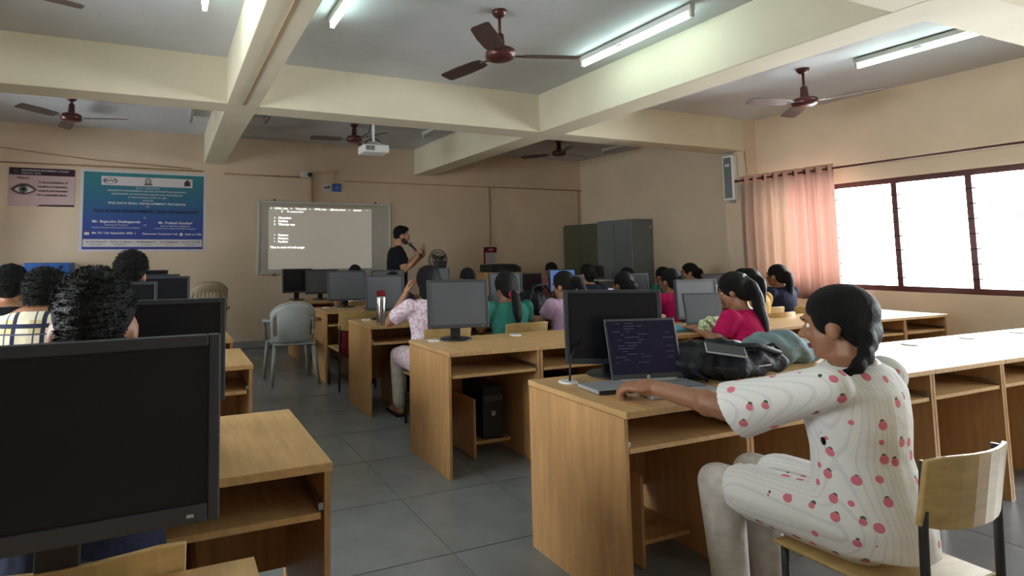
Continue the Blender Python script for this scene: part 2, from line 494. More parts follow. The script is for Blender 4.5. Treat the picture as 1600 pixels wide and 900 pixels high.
# curtain on its rod
cu = thing('curtain', 'peach and beige curtain hanging beside the wall column', 'curtain', (7.08, 4.45, 0))
cb = MB(); NU = 90
def cpt(u, z):
    y = .62 - 1.12*u
    fold = math.sin(u*2*PI*9)
    amp = .035*(.75+.25*(2.3-z))
    return Vector((fold*amp, y + .012*math.sin(u*40), z))
rows = [2.365, 2.26, 1.9, 1.5, 1.1, .8]
vs = [[cb.bm.verts.new(cpt(i/NU, z)) for i in range(NU+1)] for z in rows]
for r in range(len(rows)-1):
    for i in range(NU):
        f = cb.bm.faces.new((vs[r][i], vs[r][i+1], vs[r+1][i+1], vs[r+1][i]))
        cb._mi([f], M['curtainhead'] if r == 0 else M['curtain'])
cl = cb.build('cloth', None, cu, True)
md = cl.modifiers.new('thick', 'SOLIDIFY'); md.thickness = .003
for i in range(9):
    u = (i+.5)/9
    MB().lathe([(.020, -.003), (.032, -.003), (.032, .003), (.020, .003)], n=14).build('eyelet', M['fanbrown'], cl).matrix_local = Matrix.Translation((0, .62-1.12*u, 2.31)) @ Matrix.Rotation(PI/2, 4, 'X')
rod = thing('curtain_rod', 'brown curtain rod carrying the peach curtain', 'rod', (7.08, 3.6, 2.31))
MB().cyl((0, 1.51, 0), (0, -1.4, 0), .012).build('pole', M['fanbrown'], rod, True)
MB().ell((0, 1.53, 0), (.022, .03, .022)).build('finial', M['fanbrown'], rod, True)
MB().box((.13, 1.4, 0), (.27, .02, .02)).build('bracket', M['fanbrown'], rod)
MB().box((.13, -1.3, 0), (.27, .02, .02)).build('bracket', M['fanbrown'], rod)

# ------------------------------------------------------------------ ceiling things
def ceiling_fan(loc, phase, label, blade=0.58):
    t = thing('ceiling_fan', label, 'fan', loc, 0, 'brown ceiling fans')
    zc = ZC - loc[2]
    MB().lathe([(.012, zc), (.055, zc), (.052, zc-.02), (.03, zc-.045), (.012, zc-.045)]).build('canopy', M['fanbrown'], t, True)
    MB().cyl((0, 0, .10), (0, 0, zc-.02), .011).build('down_rod', M['fanbrown'], t, True)
    MB().lathe([(.014, .17), (.03, .15), (.036, .06), (.05, .045), (.02, .04)]).build('lower_cover', M['fanbrown'], t, True)
    MB().lathe([(.03, .05), (.085, .045), (.105, .03), (.11, 0), (.10, -.025), (.06, -.04), (.01, -.042)], n=28).build('motor', M['fanbrown'], t, True)
    for k in range(3):
        a = phase + 2*PI*k/3
        R = Matrix.Rotation(a, 3, 'Z')
        bl = MB(); tw = .2
        rings = []
        for s, w in ((.17, .045), (.22, .06), (.4, .068), (blade, .062), (blade+.02, .045)):
            zt = -.004 - .0*s
            rings.append([R @ Vector((s, y, z+y*tw)) for y, z in ((-w, zt), (w, zt), (w, zt+.005), (-w, zt+.005))])
        bo = bl.loft(rings).build('blade', M['fanblade'], t)
        MB().box(R @ Vector((.14, 0, 0)), (.12, .035, .008), R).build('blade_bracket', M['chrome'], bo)
    return t
ceiling_fan((2.245, 3.365, 2.80), -.28, 'brown ceiling fan in the foremost ceiling bay, above the middle desks')
ceiling_fan((-1.03, 6.89, 2.90), -.25, 'brown ceiling fan hanging above the blue banner side of the room')
ceiling_fan((2.33, 7.03, 2.925), 3.05, 'brown ceiling fan hanging beside the projector')
ceiling_fan((5.69, 6.97, 2.93), .12, 'brown ceiling fan hanging in front of the steel cupboards')
ceiling_fan((-1.06, 3.365, 2.80), .3, 'brown ceiling fan at the top left edge, near side of the cross beam')
ceiling_fan((5.75, 3.42, 2.80), 2.9, 'brown ceiling fan near the curtain, right of the right beam')

def tube_light(x, y0, y1, lit, label, x2=None):
    t = thing('tube_light', label, 'light', (x, (y0+y1)/2, ZC), math.atan2(-((x2 or x)-x), y1-y0), 'tube lights on the ceiling')
    L = y1-y0
    MB().box((0, 0, -.03), (.05, L, .045)).build('batten', M['fixture'], t, bevel=.004)
    MB().cyl((.0, -L/2+.03, -.085), (.0, L/2-.03, -.085), .016, n=12).build('lit_tube' if lit else 'tube', M['tubelit'] if lit else M['tubeoff'], t, True)
    for s in (-1, 1):
        MB().box((0, s*(L/2-.012), -.07), (.035, .022, .06)).build('end_holder', M['fixture'], t, bevel=.003)
    MB().box((.0, .12, -.058), (.025, .06, .02)).build('starter', M['silver'], t)
tube_light(3.47, 2.76, 3.90, True, 'lit tube light on the ceiling beside the right beam')
tube_light(1.11, 2.72, 3.88, True, 'lit tube light on the ceiling just right of the left beam')
tube_light(.205, 2.76, 3.91, True, 'lit tube light just left of the left beam, only its end in the picture')
tube_light(3.41, 5.95, 7.10, False, 'unlit tube light beyond the cross beam, right of the projector')
tube_light(1.13, 5.85, 7.02, False, 'unlit tube light beyond the cross beam, right of the left beam')
tube_light(.24, 6.1, 7.29, False, 'unlit tube light beyond the cross beam, left of the left beam')
tube_light(6.80, 6.05, 7.22, False, 'unlit tube light on the ceiling above the steel cupboards')
for x, y in ((5.9, 1.9), (3.47, -1.0), (1.0, -1.0), (-2.2, 2.7)):  # extra lit fixtures added to light the room
    tube_light(x, y, y+1.16, True, 'added lit tube light %s' % {5.9: 'near the windows, outside the picture', 3.47: 'behind the viewer on the right', 1.0: 'behind the viewer on the left', -2.2: 'near the left wall, outside the picture'}[x])
pj = thing('projector', 'white projector hung from the ceiling in front of the whiteboard', 'projector', (2.27, 6.12, 2.61), -.05)
MB().box((0, 0, 0), (.32, .25, .095), None, None).build('body', M['white'], pj, bevel=.015)
MB().cyl((.07, .12, .005), (.07, .15, .005), .032, .028, 18).build('lens', M['black'], pj, True)
for i in range(6): MB().box((-.12+.018*i, -.126, .0), (.009, .004, .055)).build('vent_slat', M['dark'], pj)
MB().box((0, 0, .065), (.16, .12, .035)).build('mount_plate', M['silver'], pj)
MB().cyl((0, 0, .07), (0, 0, ZC-2.61), .016).build('drop_pole', M['white'], pj, True)
for s in (-1, 1): MB().tube([(s*.1, 0, .04), (s*.09, 0, .1), (s*.02, 0, .14)], .008, 6).build('bracket_arm', M['black'], pj)
MB().tube([(-.1, -.1, .04), (-.2, -.05, .12), (-.06, 0, .2), (0, .02, .4)], .006, 6).build('cable', M['black'], pj, True)

# ------------------------------------------------------------------ front wall things
W = Y1
vp = thing('vision_poster', 'pink college vision poster with an eye, left of the blue banner', 'poster', (-1.565, W-.004, 2.285))
MB().box((0, 0, 0), (.755, .006, .505)).build('sheet', M['visionpink'], vp)
MB().box((0, -.004, .205), (.755, .003, .095)).build('header_band', M['visionband'], vp)
MB().prism([(-.06, -.252), (.375, -.252), (.375, -.225), (-.02, -.232)], -.006, -.003).build('footer_band', M['visionband'], vp)
text('BASAVESHWAR ENGINEERING COLLEGE', vp, (-.24, -.006, .21), .034, M['whiteink'], maxw=.54)
text('BAGALKOT - 587102', vp, (-.24, -.006, .175), .026, M['whiteink'], maxw=.22)
MB().lathe([(.004, -.001), (.034, -.001), (.034, .001), (.004, .001)], n=18).build('crest', M['dark'], vp).matrix_local = Matrix.Translation((-.30, -.006, .205)) @ Matrix.Rotation(PI/2, 4, 'X')
text('Vision', vp, (-.29, -.005, .105), .046, M['blackink'], bold=.0012, maxw=.14)
for i, s in enumerate(('To be an institution of', 'excellence in education,', 'research and innovation', 'for a sustainable future.')):
    text(s, vp, (-.05, -.005, .055-.056*i), .042, M['blackink'], bold=.0008, maxw=.345)
def disc(name, r, c, mat, parent, sx=1.0, sz=1.0, y=-.006):
    pts = [(c[0]+r*sx*math.cos(2*PI*k/24), c[1]+r*sz*math.sin(2*PI*k/24)) for k in range(24)]
    return MB().prism(pts, y-.001, y+.001).build(name, mat, parent)
M['eyeshade'] = plain('print_eye_shadow', (120, 96, 94), 0.7)
M['eyegreen'] = plain('print_iris', (86, 96, 90), 0.7)
def leafshape(w, h, n=12):
    up = [(-w+2*w*k/n, h*math.sin(PI*k/n)**.8) for k in range(n+1)]
    dn = [(w-2*w*k/n, -h*.8*math.sin(PI*k/n)**.8) for k in range(1, n)]
    return up+dn
def eyepoly(w, h, c): return [(x+c[0], z+c[1]) for x, z in leafshape(w, h)]
MB().prism(eyepoly(.155, .085, (-.21, -.035)), -.005, -.003).build('eye_print', M['eyeshade'], vp)
MB().prism(eyepoly(.125, .066, (-.21, -.035)), -.006, -.004).build('eye_print', M['blackink'], vp)
MB().prism(eyepoly(.112, .052, (-.205, -.038)), -.007, -.005).build('eye_print', M['bannerwhite'], vp)
disc('iris_print', .048, (-.215, -.032), M['eyegreen'], vp, y=-.008)
disc('pupil_print', .022, (-.21, -.03), M['blackink'], vp, y=-.0095)

bn = thing('event_banner', 'blue and teal event banner on the front wall left of the whiteboard', 'banner', (-.305, W-.005, 1.995), 0.006)
MB().box((0, 0, 0), (1.63, .004, 1.13)).build('white_margin', M['bannerwhite'], bn)
MB().box((0, -.003, .0), (1.55, .004, 1.06)).build('printed_sheet', M['banner'], bn)
MB().box((0.03, -.006, .415), (1.18, .003, .125)).build('logo_strip', M['bannerwhite'], bn)
MB().box((0, -.006, -.445), (1.53, .003, .105)).build('name_strip', M['bannerwhite'], bn)
disc('logo_oval', .045, (-.45, .415), M['dark'], bn, 2.0, 1.0, -.0085)
disc('logo_oval', .04, (-.45, .415), M['bannerwhite'], bn, 2.0, 1.0, -.0095)
text('BVVS', bn, (-.45, -.0115, .397), .055, M['blackink'], 'CENTER', bold=.001, maxw=.15)
disc('crest', .045, (.03, .42), M['dark'], bn, .9, 1.1, -.0085)
disc('crest', .034, (.03, .425), M['silver'], bn, .9, 1.1, -.0095)
MB().prism([(-.03, .37), (.09, .37), (.08, .385), (-.02, .385)], -.011, -.009).build('crest_scroll', M['dark'], bn)
MB().prism([(.51, .375), (.59, .375), (.59, .43), (.55, .47), (.51, .43)], -.0095, -.0075).build('emblem', M['fanbrown'], bn)
disc('emblem_ring', .02, (.55, .42), M['dark'], bn, y=-.0105)
BL = [('B.V.V. SANGHA\'S', .315, .030, .30, 0), ('BASAVESHWAR ENGINEERING COLLEGE (AUTONOMOUS), BAGALKOT', .272, .034, 1.02, 0),
      ('DEPARTMENT OF COMPUTER SCIENCE AND ENGINEERING', .225, .032, .92, 0), ('IN ASSOCIATION WITH IIC, BEC', .183, .028, .5, 0), ('ORGANIZES', .145, .024, .14, 0),
      ('FIVE DAYS SKILL DEVELOPMENT PROGRAM', .095, .040, 1.0, .0006), ('ON', .055, .028, .04, 0)]
for s, z, h, w, bo in BL: text(s, bn, (.03, -.007, z), h, M['whiteink'], 'CENTER', bold=bo, maxw=w)
text('FULL STACK DEVELOPMENT : JAVA TECHNOLOGY', bn, (.03, -.007, -.022), .058, M['navyink'], 'CENTER', bold=.0022, maxw=1.36)
text('BY', bn, (.0, -.007, -.10), .026, M['whiteink'], 'CENTER')
text('Mr. Rajendra Deshapande', bn, (-.36, -.007, -.165), .048, M['whiteink'], 'CENTER', bold=.0010, maxw=.6)
text('Technical Trainer', bn, (-.36, -.007, -.205), .03, M['whiteink'], 'CENTER', maxw=.3)
text('Full Stack Developer and Corporate Trainer, Bangalore', bn, (-.36, -.007, -.24), .026, M['whiteink'], 'CENTER', maxw=.6)
text('and', bn, (.0, -.007, -.20), .028, M['whiteink'], 'CENTER')
text('Mr. Prakash Karabari', bn, (.40, -.007, -.172), .048, M['whiteink'], 'CENTER', bold=.0010, maxw=.45)
text('Senior Software Engineer', bn, (.40, -.007, -.212), .03, M['whiteink'], 'CENTER', maxw=.4)
text('Technical Trainer, Software Development, Bangalore', bn, (.40, -.007, -.245), .026, M['whiteink'], 'CENTER', maxw=.56)
text('8th TO 12th September 2025  |', bn, (-.66, -.007, -.32), .040, M['whiteink'], bold=.0008, maxw=.54)
text('Placement Computer Lab', bn, (-.03, -.007, -.325), .036, M['whiteink'], bold=.0006, maxw=.46)
text('9AM to 5 PM', bn, (.53, -.007, -.33), .036, M['whiteink'], bold=.0008, maxw=.22)
MB().box((-.72, -.0065, -.31), (.06, .003, .05)).build('calendar_icon', M['bannerwhite'], bn)
MB().box((-.72, -.0085, -.292), (.06, .003, .014)).build('icon_bar', M['red'], bn)
disc('clock_icon', .024, (.48, -.32), M['bannerwhite'], bn, y=-.007)
for x, s1, s2 in ((-.6, 'Dr. B. R. Hiremath', 'Principal'), (-.3, 'Dr. S. V. Saboji', 'HOD'), (.03, 'Dr. Mahabaleshwar K.', 'Coordinator'), (.33, 'Dr. S. P. Bangarashetti', 'Coordinator'), (.61, 'Prof. V. B. Patil', 'Coordinator')):
    text(s1, bn, (x, -.0085, -.437), .027, M['navyink'], 'CENTER', bold=.0004, maxw=.24)
    text(s2, bn, (x, -.0085, -.475), .024, M['navyink'], 'CENTER', maxw=.14)
wb = thing('whiteboard', 'white framed whiteboard with a projected page on the front wall', 'whiteboard', (2.322, W-.012, 1.642))
wm, hm = 2.13, 1.085
MB().box((0, 0, 0), (wm-.03, .014, hm-.03)).build('panel', M['board'], wb)
for z in (-hm/2, hm/2): MB().box((0, -.004, z), (wm, .03, .03)).build('frame_rail', M['alu'], wb, bevel=.004)
for x in (-wm/2, wm/2): MB().box((x, -.004, 0), (.03, .03, hm+.03)).build('frame_rail', M['alu'], wb, bevel=.004)
for x in (-.82, .82):
    for z in (-hm/2-.02, hm/2+.02): MB().box((x, 0, z), (.03, .03, .035)).build('fixing_clip', M['tubeleg'], wb)
MB().box((.93, -.03, -hm/2+.005), (.24, .06, .02)).build('pen_tray', M['white'], wb)
MB().box((-.08, -.0085, -.01), (1.66, .002, .95)).build('glowing_projected_page', M['projfield'], wb)
def wt(s, x, z, h, w, bo=.001): text(s, wb, (x, -.011, z), h, M['projtext'], bold=bo, maxw=w)
for x, s, w in ((-.88, '<', .02), (-.82, 'HTML Lists', .20), (-.58, '+', .03), (-.50, 'Tutorial', .17), (-.28, 'x', .02), (-.20, 'HTML Lists', .19), (.05, 'x', .02), (.10, 'index.html', .2), (.36, 'x', .02), (.44, 'list.html', .13), (.66, '+', .02)):
    wt(s, x, .43, .038, w)
disc('tab_icon', .018, (.085, .442), M['projtext'], wb, y=-.011)
for x, s, w in ((-.72, 'C', .03), (-.63, 'G', .03), (-.58, 'index.html', .2)): wt(s, x, .385, .034, w)
for i, s in enumerate(('Chocolate', 'Coffee', 'Thirsty tea')):
    wt('%d.' % (i+1), -.83, .285-.05*i, .04, .025); wt(s, -.765, .285-.05*i, .042, (.2, .15, .26)[i], .002)
for i, s in enumerate(('Feature', 'Picture', 'Feather')):
    wt('\u2022', -.83, .022-.05*i, .04, .02); wt(s, -.765, .022-.05*i, .042, .155, .002)
wt('This is end of web page', -.885, -.165, .044, .53, .002)
wt('...', .74, .32, .03, .02)
cc = thing('security_camera', 'small black camera on the conduit above the whiteboard', 'camera', (2.03, W-.02, 2.62))
MB().cyl((0, -.03, 0), (0, -.12, -.01), .034, .03, 14).build('body', M['black'], cc, True)
MB().box((-.06, .0, .0), (.13, .05, .09)).build('junction_box', M['white'], cc, bevel=.006)
MB().cyl((0, .02, .01), (0, -.04, .0), .02).build('mount', M['black'], cc, True)
sg = thing('wall_notice', 'white arrow notice beside the blue square sign', 'sign', (2.325, W-.006, 2.435))
MB().box((0, 0, 0), (.14, .01, .12)).build('plate', M['bannerwhite'], sg)
MB().prism([(-.05, -.02), (.02, -.005), (.02, -.025), (.055, .01), (.02, .04), (.02, .02), (-.05, .0)], -.007, -.005).build('arrow_print', M['dark'], sg)
b2 = thing('blue_sign', 'blue square sign above the whiteboard', 'sign', (2.49, W-.006, 2.44))
MB().box((0, 0, 0), (.148, .012, .128)).build('plate', M['bluesign'], b2)
disc('ring_print', .03, (0, 0), plain('sign_blue_light', (84, 128, 200), .5), b2, y=-.0075)
cd = thing('wall_calendar', 'wall calendar with a dark red heading right of the instructor', 'calendar', (5.315, W-.006, 1.337))
MB().box((0, 0, 0), (.23, .006, .34)).build('sheet', M['bannerwhite'], cd)
MB().box((.0, -.004, .11), (.23, .004, .10)).build('heading', M['maroon'], cd)
MB().box((-.13, -.001, -.01), (.03, .006, .33)).build('side_strip', M['maroon'], cd)
for r in range(5):
    for c in range(6): MB().box((-.08+.032*c, -.0035, .035-.036*r), (.016, .002, .014)).build('date_print', M['dark'], cd)
text('2025', cd, (0, -.0065, .095), .05, M['whiteink'], 'CENTER')
sp = thing('wall_speaker', 'tall white column loudspeaker on the wall column above the curtain rod', 'speaker', (7.085, 5.2, 2.365))
MB().box((0, 0, 0), (.095, .15, .61)).build('cabinet', M['white'], sp, bevel=.012)
MB().box((-.048, 0, 0), (.008, .105, .55)).build('grille', M['greysteel'], sp)
MB().box((-.053, .0, .17), (.004, .06, .035)).build('badge', M['bannerwhite'], sp)
MB().box((.03, 0, .32), (.06, .05, .04)).build('bracket', M['silver'], sp)
MB().box((.03, 0, -.32), (.06, .05, .04)).build('bracket', M['silver'], sp)
def almirah(y0, y1, h, mat, label):
    t = thing('steel_cupboard', label, 'cupboard', (7.105, (y0+y1)/2, 0), 0, 'steel cupboards in the front corner')
    w = y1-y0
    MB().box((.01, 0, h/2+.02), (.43, w, h-.04)).build('body', mat, t, bevel=.006)
    for s in (-1, 1):
        d = MB().box((-.213, s*w/4, h/2+.02), (.02, w/2-.012, h-.12)).build('door', mat, t, bevel=.004)
        MB().box((-.23, s*.03, 1.0), (.02, .014, .12)).build('handle', M['chrome'], d)
    for sx in (-.17, .17):
        for sy in (-1, 1): MB().cyl((sx, sy*(w/2-.05), 0), (sx, sy*(w/2-.05), .05), .02).build('foot', M['black'], t)
    return t
almirah(7.53, 8.38, 1.89, M['olive'], 'olive steel cupboard in the corner, farther of the two')
ca = almirah(6.76, 7.515, 1.915, M['greysteel'], 'blue grey steel cupboard, nearer of the two')
MB().box((.19, -.381, 1.79), (.03, .004, .05)).build('sticker', M['bannerwhite'], ca)
bc = thing('blue_chest', 'blue painted steel chest against the front wall under the posters', 'chest', (-1.41, 8.15, 0))
MB().box((0, .02, .585), (.44, .38, 1.17)).build('body', M['bluepaint'], bc, bevel=.008)
MB().box((.01, 0, 1.23), (.50, .44, .12)).build('lid', M['bluepaint'], bc, bevel=.012)
MB().box((.16, -.225, 1.24), (.03, .012, .03)).build('lock', M['black'], bc)
# ------------------------------------------------------------------ furniture builders
ORD = ['first', 'second', 'third', 'fourth', 'fifth', 'sixth', 'seventh', 'eighth']
DW = .67
def desk_proto(D=.6):
    t = thing('computer_desk', 'x', 'desk', (0, 0, 0), 0, 'oak laminate computer desks')
    MB().box((0, D/2, .7375), (DW-.002, D, .025)).build('top', M['wood'], t, bevel=.002)
    for s in (-1, 1): MB().box((s*(DW/2-.012), D/2+.005, .3615), (.018, D-.02, .723)).build('side_panel', M['woodv'], t)
    MB().box((0, D-.05, .45), (DW-.045, .016, .5)).build('modesty_panel', M['woodv'], t)
    tr = MB().box((0, .2, .60), (DW-.06, .36, .018)).build('keyboard_tray', M['wood'], t)
    for s in (-1, 1): MB().box((s*(DW/2-.029), .2, .625), (.014, .36, .02)).build('runner', M['chrome'], tr)
    MB().box((.13, .4, .10), (.28, .26, .018)).build('cpu_shelf', M['woodv'], t)
    MB().box((-.02, .4, .20), (.016, .3, .38)).build('cpu_divider', M['woodv'], t)
    MB().lathe([(.024, .748), (.042, .748), (.042, .755), (.036, .758), (.024, .756)], (-.2, D-.12, 0), 20).build('cable_grommet', M['white'], t, True)
    return t
DESK = desk_proto()
dused = [0]
def desk(x, y, label):
    if not dused[0]:
        dused[0] = 1; DESK.location = (x, y, 0); DESK['label'] = label; return DESK
    return dup(DESK, (x, y, 0), 0, label)

MON = {}
def monitor(x, y, top, w, h, label, rz=0.0, style='grey', zdesk=.75, lit=None, tilt=0.05, bz=.017):
    """flat monitor whose glass faces -Y"""
    key = (round(w, 3), round(h, 3), style, lit, round(top-zdesk, 2))
    if key in MON: return dup(MON[key], (x, y, zdesk), rz, label)
    t = thing('monitor', label, 'monitor', (x, y, zdesk), rz, 'computer monitors on the desks')
    zc = top - zdesk - h/2
    body = M['black'] if style != 'grey' else M['monback']
    R = Matrix.Rotation(-tilt, 3, 'X')
    bm = MB()
    for sx in (-1, 1): bm.box(R @ Vector((sx*(w/2-bz/2), 0, 0)) + Vector((0, 0, zc)), (bz, .03, h), R)
    bm.box(R @ Vector((0, 0, h/2-bz/2)) + Vector((0, 0, zc)), (w-2*bz, .03, bz), R)
    bm.box(R @ Vector((0, 0, -h/2+bz*.75)) + Vector((0, 0, zc)), (w-2*bz, .03, bz*1.5), R)
    bm.build('bezel', M['dark'] if style == 'grey' else M['bezel'], t, bevel=.003)
    sm = {'grey': M['screen_grey'], 'dark': M['screen'], 'navy': M['screen']}[style]
    if lit: sm = M[lit]
    MB().box(R @ Vector((0, -.006, bz*.25)) + Vector((0, 0, zc)), (w-2*bz, .008, h-2.5*bz), R).build('screen', sm, t)
    sh = MB().box(R @ Vector((0, .022, 0)) + Vector((0, 0, zc)), (w*.94, .03, h*.94), R, None, (1, 1)).build('rear_shell', M['black'], t, bevel=.008)
    MB().box(R @ Vector((0, .042, 0)) + Vector((0, 0, zc)), (w*.5, .02, h*.5), R).build('vesa_housing', M['black'], sh, bevel=.004)
    MB().box((0, .06, zc/2-.02), (.07, .022, zc+.04)).build('stand_neck', M['black'], t, bevel=.004)
    MB().lathe([(.02, 0), (.11, 0), (.112, .006), (.10, .012), (.02, .016)], (0, .05, 0), 24).build('stand_base', M['black'], t, True)
    MB().box(R @ Vector((w/2-.05, -.0165, -h/2+bz*.7)) + Vector((0, 0, zc)), (.012, .004, .005), R).build('power_button', M['silver'], t)
    MON[key] = t
    return t

def laptop(x, y, rz, label, w=.35, d=.24, ang=1.78, scr='codescreen', body='silver', z=.75, logo=False, lines=False):
    t = thing('laptop', label, 'laptop', (x, y, z), rz, 'open laptops on the desks')
    MB().box((0, -d/2, .009), (w, d, .016)).build('base', M[body], t, bevel=.004)
    MB().box((0, -d*.36, .0172), (w*.92, d*.46, .002)).build('keyboard_well', M['dark'], t)
    kb = MB()
    for r in range(5):
        for c in range(14): kb.box((-w*.43+w*.066*c, -d*.17-d*.087*r, .0195), (w*.056, d*.068, .003))
    kb.build('keyboard_keys', M['keys'], t)['kind'] = 'stuff'
    MB().box((0, -d*.82, .0175), (w*.32, d*.26, .0015)).build('touchpad', M['silver'], t)
    R = Matrix.Rotation(PI/2-ang, 3, 'X'); h = d
    # lid: local plane XZ, hinge at origin, tilted back
    lid = MB().box(R @ Vector((0, .004, h/2)) + Vector((0, 0, .016)), (w, .008, h), R).build('lid', M['dark'], t, bevel=.003)
    MB().box(R @ Vector((0, -.001, h*.53)) + Vector((0, 0, .016)), (w-.022, .003, h*.86), R).build('screen', M[scr], lid)
    MB().cyl((-w*.4, .004, .016), (w*.4, .004, .016), .007, n=8).build('hinge', M['silver'], t)
    if logo:
        o = disc('logo_disc', .0075, (0, 0), M['white'], lid)
        o.matrix_local = Matrix.Translation(R @ Vector((0, .003, .013)) + Vector((0, 0, .016))) @ R.to_4x4()
        o2 = text('hp', lid, (0, 0, 0), .011, M['dark'], 'CENTER')
        o2.matrix_local = Matrix.Translation(R @ Vector((0, -.0052, .0095)) + Vector((0, 0, .016))) @ R.to_4x4() @ Matrix.Rotation(PI/2, 4, 'X')
    if lines:
        rnd = random.Random(3); cb = MB()
        for i in range(15):
            for k in range(2):
                L = rnd.uniform(.015, .06); xx = -w*.42+.02*rnd.randint(0, 3)+k*.07
                if rnd.random() < .25: continue
                cb.box(R @ Vector((xx+L/2, -.0035, h*.92-.0125*i)) + Vector((0, 0, .016)), (L, .001, .0025), R)
        for i, L in ((3, .02), (5, .055), (8, .03), (10, .045), (12, .025)):
            cb.box(R @ Vector((w*.36, -.0035, h*.90-.0125*i)) + Vector((0, 0, .016)), (L, .001, .0025), R)
        cb.build('code_lines', M['codetext'], lid)['kind'] = 'stuff'
    return t

CH = {}
def wood_chair(x, y, rz, label, mat='ply'):
    k = ('w', mat)
    if k in CH: return dup(CH[k], (x, y, 0), rz, label)
    t = thing('plywood_chair', label, 'chair', (x, y, 0), rz, 'plywood chairs at the desks')
    MB().box((0, .01, .398), (.40, .38, .016)).build('seat', M[mat], t, bevel=.008)
    rings = []
    for i in range(9):
        u = -1+2*i/8; xx = .2*u; yy = -.235 + .045*u*u
        e = .012*abs(u)**6
        rings.append([Vector((xx, yy-.006, .60+e)), Vector((xx, yy+.006, .60+e)), Vector((xx, yy+.0-.02, .80-e)), Vector((xx, yy-.032, .80-e))])
    MB().loft(rings).build('backrest', M[mat], t, bevel=.003)
    for s in (-1, 1):
        MB().tube([(s*.19, .17, 0), (s*.185, .17, .392)], .011).build('leg', M['tubeleg'], t, True)
        MB().tube([(s*.19, -.2, 0), (s*.185, -.19, .40), (s*.185, -.195, .6), (s*.18, -.205, .78)], .011).build('leg', M['tubeleg'], t, True)
        MB().tube([(s*.187, .17, .2), (s*.187, -.18, .2)], .008).build('side_rail', M['tubeleg'], t, True)
    CH[k] = t
    return t
def plastic_chair(x, y, rz, label, mat, k=1.0, slots=True):
    t = thing('plastic_chair', label, 'chair', (x, y, 0), rz, 'moulded plastic chairs')
    # facing +Y local, back at -Y
    b = MB(); NU, NV = 24, 9
    def bp(i, j):
        u = -1+2*i/NU; v = j/NV
        a = u*1.12
        r = .25
        top = .86*k - .13*abs(u)**2.4
        z = .42 + (top-.42)*v
        return Vector((r*math.sin(a)*(1.0+.08*v), -.02 - r*math.cos(a)*(.80+.14*v) + .02, z))
    vs = [[b.bm.verts.new(bp(i, j)) for j in range(NV+1)] for i in range(NU+1)]
    for i in range(NU):
        for j in range(NV):
            if 2 <= j <= 6 and (i in (2, 3, 20, 21) or (slots and 6 <= i <= 17 and i % 2 == 0 and j >= 4)): continue
            b.bm.faces.new((vs[i][j], vs[i+1][j], vs[i+1][j+1], vs[i][j+1]))
    o = b.build('backrest', M[mat], t, True)
    md = o.modifiers.new('thick', 'SOLIDIFY'); md.thickness = .014; md.offset = 0
    MB().tube([bp(i, NV) for i in range(NU+1)], .011, 8).build('back_rim', M[mat], o, True)
    MB().box((0, .0, .42), (.44, .44, .018)).build('seat', M[mat], t, bevel=.008)
    for s in (-1, 1):
        MB().tube([(s*.235, -.1, .66), (s*.27, .02, .655), (s*.265, .18, .64), (s*.245, .22, .58), (s*.235, .21, .42)], [.02, .022, .022, .02, .022], 8).build('armrest', M[mat], t, True)
        MB().tube([(s*.25, .22, 0), (s*.215, .19, .42)], [.018, .028], 8).build('leg', M[mat], t, True)
        MB().tube([(s*.25, -.26, 0), (s*.2, -.17, .42)], [.018, .028], 8).build('leg', M[mat], t, True)
    return t
# ------------------------------------------------------------------ people
def remesh(bm_builder, voxel, smooth=3):
    me = bm_builder.mesh('blob')
    o = bpy.data.objects.new('blob', me); COL.objects.link(o)
    md = o.modifiers.new('r', 'REMESH'); md.mode = 'VOXEL'; md.voxel_size = voxel
    if smooth:
        ms = o.modifiers.new('s', 'SMOOTH'); ms.factor = .5; ms.iterations = smooth
    dg = bpy.context.evaluated_depsgraph_get(); dg.update()
    out = bpy.data.meshes.new_from_object(o.evaluated_get(dg))
    bpy.data.objects.remove(o); bpy.data.meshes.remove(me)
    out.polygons.foreach_set('use_smooth', [True]*len(out.polygons))
    return out
def attach(name, me, mat, parent, label=None):
    me.materials.clear(); me.materials.append(mat); me.name = name
    o = bpy.data.objects.new(name, me); COL.objects.link(o); o.parent = parent
    if label: o['label'] = label
    return o
def ring(c, rx, ry, n=20, lean=0.0):
    return [Vector(c) + Vector((rx*math.cos(2*PI*k/n), ry*math.sin(2*PI*k/n), -lean*ry*math.sin(2*PI*k/n))) for k in range(n)]

